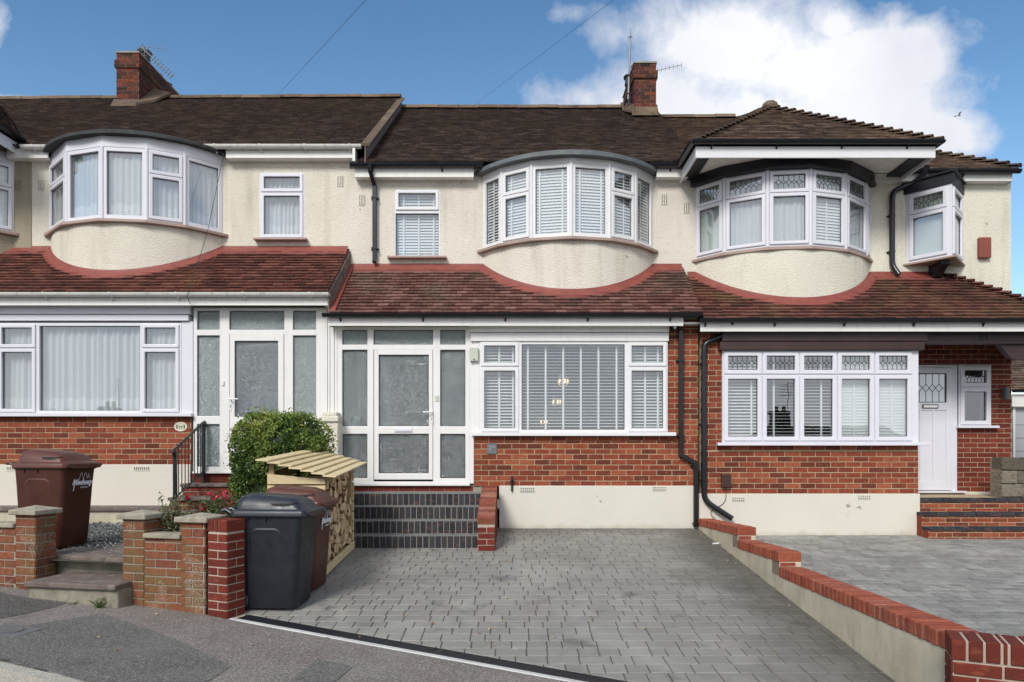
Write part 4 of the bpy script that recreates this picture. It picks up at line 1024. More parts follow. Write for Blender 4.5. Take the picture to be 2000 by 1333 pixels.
# number plaque
mb = MB(); c = FG.p(gx(353.5), gz(834), .004)
mb.loft([[c+FG.N*w_+Vector((math.cos(t)*rx, 0, math.sin(t)*rz)) for t in [2*math.pi*i/28 for i in range(28)]] for rx, rz, w_ in ((.10, .072, 0), (.10, .072, .008), (.092, .064, .012), (.082, .056, .010))])
pq = mb.build('number_plaque', 'plaque_cream', H1, smooth=True)
text('77', FG, gx(353.5), gz(836.5), .015, .066, 'rubber', 'numerals', pq, bold=.001)
mb = MB()
for s_ in (-1, 1):
    for k in range(5): ico(mb, FG.p(gx(353.5)+s_*(.052+.006*(k % 2)), gz(834)-.025+.012*k, .016), .011, 0, 1, (1, .3, .8))
mb.build('plaque_flowers', 'weed_leaf', pq)
wn = window(H1, front(YF+.01), fx(507), fx(595), fz(468), fz(338), [(fx(510), fx(592), fz(375.5), fz(340), 's'), (fx(510), fx(592), fz(465), fz(377.5), 's')], 'upvc_cool', sill=(fx(499), fx(602), .035, .12, 'sill_stone'))
net(wn, front(YF+.01), fx(512), fx(590), fz(461), fz(340), -.1, .075, .016)
vent(H1, FF, fx(664.5), fz(355)); vent(H1, FF, fx(80.5), fz(362.5)); vent(H1, FG, gx(278), gz(915.5), .23, .07, 8, 1, 'plinth_left', .02); vent(H1, FG, gx(28), gz(915.5), .2, .07, 8, 1, 'plinth_left', .02)
arc1 = Arc(X(99, YF), X(434, YF), .72); crn = [-arc1.a, arc1.from_px(131), arc1.from_px(200), arc1.from_px(287), arc1.from_px(361), arc1.a]
bow(H1, arc1, 3.95, 4.985, 6.09, 6.265, crn, 'bffbf', wall='pebbledash_left', fm='upvc_cool', fas='upvc_cool', cap='felt_black', cap_o=.11, cap_t=.035, covers=[('n', False), ('n', True), ('n', True), ('n', True), ('n', True)], split=.34)
mb = MB(); mb.box(L1-.3, X(92, 10.98), 11.0, 11.025, ZZ(309, 11.0), ZZ(290, 11.0)); mb.build('fascia', 'trim_white', H1, bevel=.003)
mb = MB(); mb.box(X(440, 10.98), X(693, 10.98), 11.0, 11.025, ZZ(309, 11.0), ZZ(290, 11.0)); mb.box(X(690, 10.98), X(694, 10.94), 10.92, 11.1, ZZ(316, 10.94), ZZ(284, 10.94)); mb.build('fascia', 'trim_white', H1, bevel=.003)
mb = MB(); mb.box(X(440, 10.98), X(693, 10.98), 11.025, YF, ZZ(309, 11.0), ZZ(309, 11.0)+.02); mb.build('soffit', 'soffit', H1)
mb = MB(); mb.box(L1-.3, X(92, 10.98), 11.025, YF, ZZ(309, 11.0), ZZ(309, 11.0)+.02); mb.build('soffit', 'soffit', H1)
gutter(H1, front(11.0), X(372, 10.94), X(706, 10.94), ZZ(283.5, 10.93), 'gutter_white', step=.72, phase=.4)
gutter(H1, front(11.0), X(42, 10.94), X(96, 10.94), ZZ(284.5, 10.93), 'gutter_white', step=.72, phase=.2)
roof_plane(H1, 'roof', 'tile_brown', [(-13.5, E_Y-.06), (-2.36, E_Y-.06), (-2.47, RY), (-13.5, RY)], E_Y-.06, 6.33, RY, 9.28, .10, 61)
roof_plane(H1, 'lean_to_roof', 'tile_red', [(-9.5, 9.97), (PL-.04, 9.97), (PL+.0, YF+.02), (-9.5, YF+.02)], 9.97, 3.76, YF, 4.71, .10, 62, th=.028)
mb = MB(); mb.add([(-13.5, RY, 9.28), (-2.5, RY, 9.28), (-2.5, 19.4, 6.2), (-13.5, 19.4, 6.2)], [(0, 1, 2, 3)]); mb.build('rear_roof', 'felt_black', H1)
ridge_tiles(H1, (-13.5, RY, 9.25), (-2.46, RY, 9.32))
mb = MB(); mb.prism([(-2.36, E_Y-.08, 6.05), (-2.36, E_Y-.08, 6.31), (-2.47, RY, 9.27), (-2.47, RY, 8.98)], (.02, 0, 0)); mb.build('verge_wall', 'old_slab', H1)
mb = MB(); mb.prism([(-2.42, E_Y-.08, 6.322), (-2.28, E_Y-.08, 6.322), (-2.39, RY, 9.275), (-2.53, RY, 9.275)], Z*.028); mb.build('verge_tiles', 'ridge', H1)
mb = MB(); mb.prism([(PL-.045, 9.985, 3.48), (PL-.045, 9.985, 3.75), (PL-.0, YF, 4.70), (PL-.0, YF, 4.44)], (.02, 0, 0)); mb.build('verge_wall', 'old_slab', H1)
arc_flash(H1, arc1, 3.76, 4.71, -9.4, PL-.03)
chimney(H1, X(228, 14.4), X(271, 14.4), 14.4, 16.3, 7.6, ZZ(103, 14.4), [(-8.02, 14.9, .13, .30, 'felt_black'), (-8.02, 15.35, .13, .06, 'terracotta'), (-8.0, 15.75, .13, .06, 'terracotta')], 71)
mb = MB(); mb.prism([(-8.4, 14.25, 8.62), (-7.85, 14.25, 8.62), (-7.85, 14.4, 8.86), (-8.4, 14.4, 8.86)], (0, .05, 0)); mb.prism([(-7.86, 14.27, 8.66), (-7.62, 14.6, 8.9), (-7.55, 15.1, 9.30), (-7.86, 15.0, 9.35)], (0, 0, .06)); mb.build('lead_apron', 'ridge', H1)

# ---- far left neighbour (only its edge shows) ------------------------
H0 = thing('terraced_house', 'edge of the neighbouring house cut off by the left of the photo, darker beige wall', 'house', (-10.2, YF, .5), 'terraced houses in the row')
mb = MB(); mb.plate(FF, -13.2, L1-.002, 3.6, 6.35, -.26, .012, [(-11.0, -8.35, 5.05, 6.1)]); mb.build('rendered_wall', 'pebbledash_beige', H0)
arc0 = Arc(-11.1, -8.13, .72)
bow(H0, arc0, 3.9, 5.0, 6.12, 6.3, [-arc0.a+2*arc0.a*i/6 for i in range(7)], 'bbffbb', wall='pebbledash_beige', fm='upvc_cool', fas='upvc_cool', cap=None, covers=[('n', True)]*6)
mb = MB(); mb.prism([(-11.4, 10.0, 6.28), (-8.02, 10.0, 6.28), (-8.02, 11.14, 6.28), (-11.4, 11.14, 6.28)], Z*.02); mb.build('soffit', 'brown_timber', H0)
mb = MB(); mb.box(-11.4, -8.0, 9.98, 10.0, 6.24, 6.42); mb.box(-8.02, -8.0, 10.0, 11.14, 6.24, 6.42); mb.build('fascia', 'upvc_cool', H0)
gutter(H0, Fr((-8.0, 0, 0), (0, 1, 0), Z, (1, 0, 0)), 9.95, 11.1, 6.50, 'gutter_black', step=.8)
plane_tiles(H0, 'bay_roof', 'tile_brown', [(-7.96, 9.9, 6.46), (-7.96, 11.1, 6.46), (-9.6, 12.9, 7.9), (-9.6, 11.6, 7.9)], seed=5)
plane_tiles(H0, 'bay_roof', 'tile_brown', [(-11.3, 9.9, 6.46), (-7.96, 9.9, 6.46), (-9.6, 11.6, 7.9)], seed=6)
vent(H0, FF, fx(36), fz(362.5), w=.012, mat='pebbledash_beige')
mb = MB(); mb.box(-13.2, -9.0, YF+.26, 19, -1, 6.3); mb.build('inner_walls', 'interior', H0)

# ---- right house -----------------------------------------------------
RX = 8.15
H3 = thing('terraced_house', 'right end house with leaded lights, hipped canopy over its bow and recessed front door', 'house', (5.4, YG, .15), 'terraced houses in the row')
shell(H3, PR+.02, RX, 5.9)
bayh3 = (X(1366, YF)+.05, X(1690, YF)-.05, 4.6, 5.72)
orh = (fx(1772)+.03, fx(1877)-.03, 4.52, 5.58)
mb = MB(); mb.plate(FF, fx(1362), RX, 3.2, 5.95, -.26, 0, [bayh3, orh]); mb.build('rendered_wall', 'pebbledash_right', H3)
mb = MB(); mb.box(RX-.26, RX, YF+.26, 19.2, 3.2, 5.9); mb.build('side_wall', 'pebbledash_right', H3)
gr_ = gx(1793)
brick_wall(H3, FG, [(gx(1365)+.03, gr_, gz(965), gz(880)), (gx(1365)+.03, gx(1409.5), gz(880)+.001, gz(618))], seed=221); soldier_course(H3, FG, gx(1400), gr_, gz(879.9), gz(866), seed=25)
mb = MB(); mb.box(gr_-.11, gr_-.001, YG+.25, YF+.2, -.2, 3.3); mb.build('return_wall', 'brick_dark', H3)
mb = MB(); mb.fbox(FG, gx(1365)+.0, gr_+.02, -.1, gz(964.5), -.25, .022); mb.build('plinth', 'plinth_right', H3, bevel=.006)
FW3 = front(YG-.04); pans = []
for a, b in ((1411.5, 1485), (1486.5, 1557.5), (1559, 1630.5), (1632, 1703), (1704.5, 1776)):
    pans += [(gx(a), gx(b), gz(732), gz(688.5), 's'), (gx(a), gx(b), gz(861.5), gz(733.5), 's')]
wn = window(H3, FW3, gx(1409), gx(1790), gz(865), gz(686), pans, 'upvc_cool', 'glass_lead', inset=.062, leaded=True, sill=(gx(1398), gx(1807), .045, .08))
for a, b, t, tp in ((1411, 1485, 28, 1469), (1487, 1557, 6, 1513), (1559, 1630, 12, 1606)): venetian(wn, FW3, gx(a), gx(b), gz(860), gz(690), -.1, tilt=t, tapes=[gx(tp)], pitch=.048)
for a, b in ((1632, 1703), (1705, 1776)): venetian(wn, FW3, gx(a), gx(b), gz(860), gz(690), -.1, tilt=74, tapes=[gx((a+b)/2+3)], pitch=.045)
mb = MB(); mb.fbox(FG, gx(1406), gx(1802), gz(669), gz(651), -.2, .13); mb.fbox(FG, gx(1402), gx(1797), gz(686), gz(670), -.2, .12); mb.build('cladding', 'brown_timber', H3, bevel=.004)
mb = MB(); mb.box(X(1368, 10.03), 8.32, 10.03, 10.055, ZZ(648, 10.03), ZZ(629, 10.03)); mb.build('fascia', 'trim_white', H3, bevel=.003)
mb = MB(); mb.box(X(1368, 10.03), gr_, 10.055, YG+.02, gz(650)-.002, gz(650)+.02); mb.box(gr_, 8.3, 10.055, YF, gz(645), gz(645)+.02); mb.build('soffit', 'brown_timber', H3)
gutter(H3, front(10.03), X(1366, 9.97), 8.4, ZZ(623, 9.98), 'gutter_black', step=1.02, phase=.1)
mb = MB(); mb.fbox(front(YG-.05), gx(1802.5), 8.25, gz(673), gz(647), -.12, .0); bm_ = mb.build('beam', 'brown_timber', H3, bevel=.004)
text('81', front(YG-.05), gx(1918), gz(660.5), .0, .15, 'rubber', 'numerals', bm_, depth=.006)
mb = MB(); mb.prism([(gx(1952), YG, gz(673)), (8.25, YG, gz(673)), (8.25, YG, gz(712)), (gx(1975), YG, gz(700))], (0, .1, 0)); mb.prism([(8.08, YG, gz(690)), (8.2, YG, gz(690)), (8.2, YF, gz(690)), (8.08, YF, gz(690))], Z*.4); mb.build('brace', 'brown_timber', H3)
# recessed porch wall
FR = front(YF+.02)
dx0, dx1 = 6.26, fx(1869.5); dz0, dz1 = fz(960), fz(713)
wx0, wx1, wz0, wz1 = fx(1872), fx(1935), fz(832), fz(715)
brick_wall(H3, FR, [(wx0-.02, wx1, fz(961), wz0-.02), (wx1, RX+.02, fz(961), 3.4), (gr_, dx0, fz(961), 3.4), (dx0, wx1, wz1+.03, 3.4)], 'brick_dark', seed=321, mort='mortar')
mb = MB(); mb.fbox(FR, gr_, RX+.02, .5, fz(961), -.25, .02); mb.build('plinth', 'plinth_right', H3)
wn = window(H3, front(YF), wx0, wx1, wz0, wz1+.02, [(wx0+.02, wx1-.02, fz(756), fz(716), 's'), (wx0+.02, wx1-.02, fz(830), fz(758), 's')], 'upvc_cool', 'glass', inset=.065, leaded=True, sill=(fx(1867), fx(1946), .04, .08))
mb = MB(); mb.fbox(front(YF), dx0, dx1, dz0, dz1, -.06, .0); mb.build('door_frame', 'upvc_cool', H3, bevel=.004)
FD = front(YF-.002); a, b = dx0+.07, fx(1856); lx0, lx1 = a+.10, fx(1846)
mb = MB(); ph = []
pw = (lx1-lx0)/3
mb.plate(FD, a, b, dz0+.02, fz(720), .0, .04, [(lx0, lx1, fz(787), fz(730))]+[(lx0+pw*i+.012, lx0+pw*(i+1)-.012, fz(941), fz(802)) for i in range(3)])
for i in range(3): mb.fbox(FD, lx0+pw*i+.01, lx0+pw*(i+1)-.01, fz(941)-.002, fz(802)+.002, 0, .028)
dr = mb.build('door', 'upvc_cool', H3, bevel=.005, seg=2)
mb = MB(); mb.fbox(FD, lx0, lx1, fz(787), fz(730), .004, .01); mb.build('pane', 'glass_lead', dr)
mb = MB(); leads(mb, FD, lx0, lx1, fz(787), fz(730), .011, True); mb.plate(FD, lx0, lx1, fz(787), fz(730), .010, .02, [(lx0+.012, lx1-.012, fz(787)+.012, fz(730)-.012)]); mb.build('leading', 'rubber', dr)
mb = MB(); mb.fbox(FD, fx(1798), fx(1829), fz(798.5), fz(790.5), .04, .05, 0); mb.fbox(FD, fx(1800), fx(1827), fz(797), fz(792), .05, .056, 1); mb.build('letterbox', ['rubber', 'chrome'], dr)
mb = MB(); mb.fbox(front(YF), dx0-.0, fx(1882), fz(962.5), fz(959), .0, .09); mb.build('threshold', 'upvc_cool', H3, bevel=.003)
mb = MB(); mb.fbox(FR, fx(1958), fx(1966), fz(779), fz(758), .0, .03); mb.tube([FR.p(fx(1961), fz(781), .08), FR.p(fx(1961), fz(757), .08)], .035, 12); mb.build('wall_lamp', 'iron', H3)
# junction box and cable
mb = MB(); mb.fbox(FG, gx(1407.5), gx(1425.5), gz(952), gz(925.5), .0, .07); jb = mb.build('junction_box', 'brown_plastic', H3, bevel=.01, seg=2)
mb = MB(); mb.tube(smooth_path([gp(1416, 952, .035), gp(1417, 975, .03), gp(1411, 985, .03), gp(1398, 992, .03), gp(1386, 1000, .03), gp(1389, 1008, .04), gp(1398, 1016, .06)], 5, .06), .0045, 6); mb.build('cable', 'cable', jb)
vent(H3, FG, gx(1441), gz(975.5), .19, .06, 6, 2, 'plinth_right', .022); vent(H3, FG, gx(1686.5), gz(971.5), .19, .06, 6, 2, 'plinth_right', .022)
downpipe(H3, smooth_path([gp(1421, 630, .2), gp(1421, 645, .17), gp(1412, 657, .07), gp(1378, 670, .05), gp(1373, 680, .05), gp(1373, 968, .05), gp(1380, 982, .06), gp(1425, 1012, .12)], 4, .08), r=.042, clips=[gp(1373, 712), gp(1373, 830), gp(1373, 938)])
# bow, oriel
arc3 = Arc(X(1359, YF), X(1697, YF), .74); crn = [-arc3.a, arc3.from_px(1415), arc3.from_px(1499), arc3.from_px(1583), arc3.from_px(1651), arc3.from_px(1691), arc3.a]
bow(H3, arc3, 3.55, 4.57, 5.74, 5.90, crn, 'bbbbbb', wall='pebbledash_right', fm='upvc_cool', fas='black_paint', cap=None, covers=[('r', .06), ('n', False), ('n', False), ('v', 66, (.5,)), ('n', False), ('r', .1)], split=.30, leaded=True, sill_mat='sill_stone', fas_o=.09, sill_o=.05)
oa, ob, oc_ = Vector((fx(1770), YF, 0)), Vector((X(1858, 10.67), 10.67, 0)), Vector((fx(1878), YF, 0))
oz0, oz1 = 4.49, 5.62
mb = MB()
orl = MB(); orl.prism([(oa.x-.06, YF, oz0-.03), (ob.x+.02, ob.y-.07, oz0-.03), (oc_.x+.06, YF, oz0-.03)], Z*.03); o_ = orl.build('oriel', 'sill_stone', H3, bevel=.003)
for p, q in ((oa, ob), (ob, oc_)):
    U_ = (q-p).normalized(); L = (q-p).length; F = Fr((p.x, p.y, 0), U_, Z, (U_.y, -U_.x, 0)); m = .05
    wn = window(o_, F, 0, L, oz0, oz1, [(m, L-m, oz0+.04, oz1-.36, 's'), (m, L-m, oz1-.35, oz1-.03, 's')], 'upvc_cool', 'glass', inset=.06, leaded=(p is oa))
    r_ = MB(); r_.fbox(F, .02, L-.02, oz0+.05, oz1-.03, -.07, -.065); r_.build('blind', 'roller', wn)
mb = MB(); mb.tube([Vector((ob.x, ob.y+.03, oz0)), Vector((ob.x, ob.y+.03, oz1))], .045, 4); mb.build('mullion', 'upvc_cool', o_)
mb = MB(); mb.prism([(oa.x-.05, YF, oz1), (ob.x, ob.y-.05, oz1), (oc_.x+.05, YF, oz1)], Z*.17); mb.prism([(oa.x-.09, YF, oz1+.17), (ob.x, ob.y-.10, oz1+.17), (oc_.x+.09, YF, oz1+.17)], Z*.03); mb.build('oriel_roof', 'black_paint', o_, bevel=.004)
mb = MB(); mb.loft([[Vector((ob.x-.07, y, z)), Vector((ob.x+.07, y, z)), Vector((ob.x+.07, y2, z2)), Vector((ob.x-.07, y2, z2))] for y, z, y2, z2 in ((ob.y+.12, oz0-.03, ob.y+.12, oz0-.09), (ob.y+.22, oz0-.03, ob.y+.22, oz0-.14), (ob.y+.34, oz0-.03, ob.y+.32, oz0-.24), (YF, oz0-.03, YF, oz0-.30))]); mb.build('bracket', 'black_paint', o_, bevel=.01)
mb = MB(); mb.fbox(FF, fx(1908), fx(1931), fz(506), fz(466), 0, .07); mb.build('wall_box', 'red_flash', H3, bevel=.012, seg=2)
downpipe(H3, smooth_path([FF.p(fx(1790), fz(338), .3), FF.p(fx(1788), fz(352), .25), FF.p(fx(1778), fz(362), .08), FF.p(fx(1745), fz(374), .06), FF.p(fx(1739), fz(384), .055), FF.p(fx(1739), fz(520), .055), FF.p(fx(1747), fz(541), .13)], 4, .08), r=.042, clips=[fp(1739, 424), fp(1739, 494)])
# canopy over the bow
cx0, cx1, cy, cz = X(1354, 10.1), X(1838, 10.1), 10.1, 6.0
ap = Vector(((cx0+cx1)/2, 11.95, 7.43))
mb = MB(); mb.box(cx0+.05, cx1-.05, cy+.05, cy+.075, 5.80, 5.97); mb.box(cx0+.05, cx0+.075, cy+.075, YF, 5.80, 5.97); mb.box(cx1-.075, cx1-.05, cy+.075, YF, 5.80, 5.97); cf = mb.build('canopy_fascia', 'upvc', H3, bevel=.003)
mb = MB(); mb.box(cx0+.08, cx1-.08, cy+.08, cy+.16, 5.86, 5.94); mb.box(cx0+.08, cx0+.30, cy+.16, YF, 5.86, 5.94); mb.box(cx1-.30, cx1-.08, cy+.16, YF, 5.86, 5.94); mb.build('canopy_frame', 'black_paint', H3)
mb = MB(); mb.box(cx0+.08, cx1-.08, cy+.10, YF, 5.90, 5.93); mb.build('soffit', 'soffit', H3)
gutter(H3, front(cy+.05), cx0-.02, cx1+.02, 6.035, 'gutter_black', step=.97, phase=.3)
gutter(H3, Fr((cx0+.05, 0, 0), (0, -1, 0), Z, (-1, 0, 0)), -11.1, -cy+.03, 6.035, 'gutter_black', step=1.6, br=False)
gutter(H3, Fr((cx1-.05, 0, 0), (0, 1, 0), Z, (1, 0, 0)), cy-.03, 11.0, 6.035, 'gutter_black', step=1.6, br=False)
plane_tiles(H3, 'canopy_roof', 'tile_brown_light', [(cx0, cy, cz), (cx1, cy, cz), ap], seed=81)
plane_tiles(H3, 'canopy_roof', 'tile_brown_light', [(cx0, 11.0, cz), (cx0, cy, cz), ap, (ap.x, 13.15, ap.z)], seed=82)
plane_tiles(H3, 'canopy_roof', 'tile_brown_light', [(cx1, cy, cz), (cx1, 11.0, cz), (ap.x, 13.15, ap.z), ap], seed=83)
bonnets(H3, (cx0, cy, cz+.01), ap, 'tile_brown_light', 19, .125, lift=-.005); bonnets(H3, (cx1, cy, cz+.01), ap, 'tile_brown_light', 19, .125, lift=-.005)
mb = MB(); ico(mb, ap+Z*.03, .13, 0, 2, (1.1, 1, .85)); mb.build('finial', 'ridge', H3, smooth=True)
# main roof, hipped at the right
hp = Vector((4.95, RY, 8.84)); hc = Vector((8.12, E_Y-.06, 5.96))
plane_tiles(H3, 'roof', 'tile_brown_light', [(2.70, E_Y-.06, 5.96), hc, hp, (3.2, RY, 8.84)], seed=91)
plane_tiles(H3, 'roof', 'tile_brown_light', [hc, (8.12, 19.4, 5.9), hp], seed=92)
mb = MB(); mb.add([(3.2, RY, 8.84), tuple(hp), (8.12, 19.4, 5.9), (3.2, 19.4, 5.9)], [(0, 1, 2, 3)]); mb.build('rear_roof', 'felt_black', H3)
bonnets(H3, hc+Vector((-.0, 0, .01)), hp, 'tile_brown_light', 32, .125, lift=-.005); ridge_tiles(H3, (3.15, RY, 8.86), hp+Z*.03)
mb = MB(); mb.box(fx(1650), 8.08, 11.02, 11.045, ZZ(354, 11.02), ZZ(335, 11.02)); mb.box(8.06, 8.085, 11.045, 19, ZZ(354, 11.02), ZZ(335, 11.02)); mb.build('fascia', 'trim_white', H3, bevel=.003)
mb = MB(); mb.box(fx(1650), 8.08, 11.045, YF, ZZ(354, 11.02), ZZ(354, 11.02)+.02); mb.build('soffit', 'soffit', H3)
gutter(H3, front(11.02), fx(1690), 8.16, ZZ(331, 10.94), 'gutter_black', step=1.0, phase=.5)
gutter(H3, front(11.02), fx(1280), X(1340, 10.94), ZZ(321, 10.94), 'gutter_black', step=1.0, br=False)
# lean-to roof
lc = Vector((8.28, 9.97, 3.36)); lt = Vector((7.08, YF, 4.29))
plane_tiles(H3, 'lean_to_roof', 'tile_red_dark', [(2.80, 9.97, 3.36), lc, lt, (2.80, YF, 4.29)], seed=93, th=.03)
plane_tiles(H3, 'lean_to_roof', 'tile_red_dark', [lc, (8.28, YF, 3.36), lt], seed=94, th=.02)
bonnets(H3, lc+Z*.01, lt+Z*.01, 'tile_red', 14, .13, lift=.0)
arc_flash(H3, arc3, 3.36, 4.29, 2.86, 7.0)

# ------------------------------------------------------------------ small building and block wall at the far right
Hg = thing('garage', 'grey garage door with white fascia and tiled roof at the right edge', 'garage', (10, 12.5, .4))
GY = 12.5; FGa = front(GY)
mb = MB(); mb.plate(FGa, X(1979, GY), 13, -.9, ZZ(775, GY), -.2, 0, [(X(1983, GY), 12.4, .3, ZZ(798, GY))]); mb.box(X(1979, GY), 13, GY+.2, 18, -.9, ZZ(775, GY)); mb.build('wall', 'upvc_porch', Hg)
mb = MB(); mb.fbox(FGa, X(1983, GY)+.002, 12.4, .3, ZZ(798, GY)-.002, -.1, -.03)
for i in range(5): mb.fbox(FGa, X(1983, GY)+.002, 12.4, 1.2+i*.24, 1.215+i*.24, -.03, -.02)
mb.build('garage_door', 'garage_grey', Hg)
mb = MB(); mb.fbox(FGa, X(1978, GY)-.05, 13, ZZ(795, GY), ZZ(771, GY), .01, .06); mb.build('fascia', 'trim_white', Hg)
gutter(Hg, front(GY-.06), X(1976, GY)-.05, 13, ZZ(762, GY), 'gutter_black', step=1.2)
plane_tiles(Hg, 'roof', 'tile_brown_light', [(X(1977, GY)-.05, GY-.1, ZZ(765, GY)), (13.2, GY-.1, ZZ(765, GY)), (13.2, 15.2, 4.3), (X(1977, GY)-.05, 15.2, 4.3)], seed=8)
mb = MB(); FB = front(10.35); rg = random.Random(4); z = ZZ(972, 10.35); xx = X(1954, 10.35)
mb.box(xx+.01, 9.8, 10.36, 10.6, -.2, ZZ(895, 10.35), 1)
for j in range(3):
    u = xx-(.25 if j % 2 else 0); h_ = (ZZ(893, 10.35)-z)/3
    while u < 9.8:
        L = rg.choice((.36, .44, .5)); 
        if u+L > xx+.05: mb.fbox(FB, max(xx, u)+.008, u+L-.008, z+j*h_+.008, z+(j+1)*h_-.006, -.2, .02+rg.uniform(-.01, .012), 0, rg.random())
        u += L
bw = mb.build('block_wall', ['block_stone', 'mortar_dark'], origin=(7.5, 10.35, .7), bevel=.012, seg=2); tag(bw, 'low wall of rough brown stone blocks beside the right-hand porch steps', 'stone wall')

# ------------------------------------------------------------------ steps, walls and piers
rg = random.Random(99)
def blue_steps():
    x0, x1 = PL+.05, gx(946)-.03
    t = thing('entrance_steps', 'four dark blue brick steps up to the porch of number 79', 'steps', ((x0+x1)/2, 9.5, .2))
    zt = 1.45-84/137; zb = dz(0, 8.9)-.01; fr = (8.90, 9.18, 9.46, 9.73); rs = (zt-zb)/4
    for i, y in enumerate(fr):
        F = front(y); z0 = zb+rs*i; mb = MB()
        mb.box(x0, x1, y+.004, (fr[i+1]+.02 if i < 3 else YG-.001), z0-.1, z0+rs-.004, 2)
        mb.box(x0, x1, y+.0035, y+.02, z0-.1, z0+rs-.012, 1)
        soldiers(mb, F, x0+(.02 if i % 2 else 0), x1, z0+.004, z0+rs-.006, .0785, .010, -.02, .006, 0, i)
        mb.build('step', ['brick_blue', 'mortar_blue', 'tread_grey'], t, bevel=.003)
blue_steps()
def cheek():
    x0, x1 = X(933, 8.72), X(966, 8.72); t = thing('step_side_wall', 'small sloping red brick wall along the right side of the blue steps', 'wall', (x0, 9.4, .2))
    yf, yb = 8.72, YG-.14; zb = .1; za, zc = .60, .93; mb = MB(); rg = random.Random(3)
    top = lambda y: za+(zc-za)*max(0, min(1, (y-yf-.05)/(yb-yf-.05)))
    mb.prism([(x0, yf, zb), (x0, yb, zb), (x0, yb, zc-.1), (x0, yf, za-.10)], (x1-x0, 0, 0), 1)
    bricks(mb, front(yf), x0, x1, dz(0, yf), za-.11, seed=4, proud=.006, H=.077)
    FRt = Fr((x1, 0, 0), (0, 1, 0), Z, (1, 0, 0)); v = dz(0, yf); row = 0
    while v < zc-.12:
        ya = yf if v+.08 < za-.1 else yf+.05+(v+.18-za)/(zc-za)*(yb-yf-.05)
        if ya < yb-.05: bricks(mb, FRt, ya, yb, v, v+.075, seed=row, proud=.006, phase=row)
        v += .077; row += 1
    mb.build('wall', ['brick_new', 'mortar_new'], t)
    mb = MB(); n = 13; d = Vector((0, yb-yf, zc-za)); L = d.length; d.normalize(); up = Vector((0, -d.z, d.y))
    F = Fr((x0, yf-.005, za-.1), (0, d.y, d.z), up, (1, 0, 0))
    mb.fbox(F, .02, L, .0, .085, .004, x1-x0-.004, 1)
    for i in range(n): mb.fbox(F, L*i/n+.004, L*(i+1)/n-.007, .0, .102+rg.uniform(-.002, .002), -.006, x1-x0+.006, 0, rg.random())
    mb.build('coping', ['brick_coping_worn', 'mortar_new'], t, bevel=.005)
cheek()
def red_steps():
    x1 = 9.6; t = thing('entrance_steps', 'three red brick steps with blue brick nosings at the right-hand house', 'steps', (7, 9.9, .15))
    zt = 1.45-93/130; zb = d2(0, 9.95)-.02; fr = (9.93, 10.09, 10.25); rs = (zt-zb)/3
    for i, y in enumerate(fr):
        x0 = 6.07; z0 = zb+rs*i; mb = MB(); mb.box(x0, x1, y+.012, (fr[i+1]+.03 if i < 2 else YF+.02), z0-.25, z0+rs-.004, 1)
        mb.box(x0-.006, x0-.0005, y+.014, (fr[i+1] if i < 2 else 10.6), -.3, z0+rs-.061, 0, .4); mb.box(x0-.008, x0-.0005, y+.002, (fr[i+1] if i < 2 else 10.6), z0+rs-.059, z0+rs-.005, 2, .4)
        bricks(mb, front(y+.012), x0, x1, z0-.02, z0+rs-.065, H=.066, seed=i, proud=.006)
        FT = front(y); soldiers(mb, FT, x0, x1, z0+rs-.06, z0+rs, .2, .008, -.10, .008, 2, i+3)
        mb.build('step', ['brick_house', 'mortar', 'brick_blue'], t, bevel=.006, seg=2)
red_steps()
def left_steps():
    x0, x1 = gx(376), PL-.1; t = thing('entrance_steps', 'red brick steps with stone slabs at the left porch, half hidden by the bush', 'steps', (-3.8, 9.8, .45))
    zs = (.40, .62, .79, .965); ys = (9.2, 9.55, 9.9)
    for i, y in enumerate(ys):
        mb = MB(); mb.box(x0-(.15 if i == 0 else 0), x1, y+.03, YG-.002, .3 if i == 0 else zs[i]-.04, zs[i+1]-.045); 
        bricks(mb, front(y+.03), x0-(.15 if i == 0 else 0), x1, zs[i]-.02, zs[i+1]-.045, seed=i+40, proud=.005, mi=1)
        s = mb.build('step', ['mortar_old', 'brick_dark'], t)
        mb = MB(); mb.box(x0-(.18 if i == 0 else .02), x1, y-.01, YG-.003, zs[i+1]-.044, zs[i+1]); mb.build('slab', 'old_slab', s, bevel=.005)
left_steps()
def front_steps():
    t = thing('garden_steps', 'two worn concrete steps between the old brick gate piers', 'steps', (-4, 6.5, .1)); a = math.atan(-.19)
    for i, (y, z0, z1, d) in enumerate(((6.20, .0, .245, .55), (6.70, .2, .412, .45))):
        F = yaw_fr(-4.46-.30*i, y+.10+.06*i, 0, a); w_ = 1.40 if i else .94
        mb = MB(); mb.fbox(F, 0, w_, z0-.05, z1-.05, -d, .0); s = mb.build('step', 'mossy_concrete', t, bevel=.008)
        mb = MB(); mb.fbox(F, -.02, w_, z1-.05, z1, -d-.02, .035); mb.build('tread', 'old_slab', s, bevel=.01, seg=2)
front_steps()
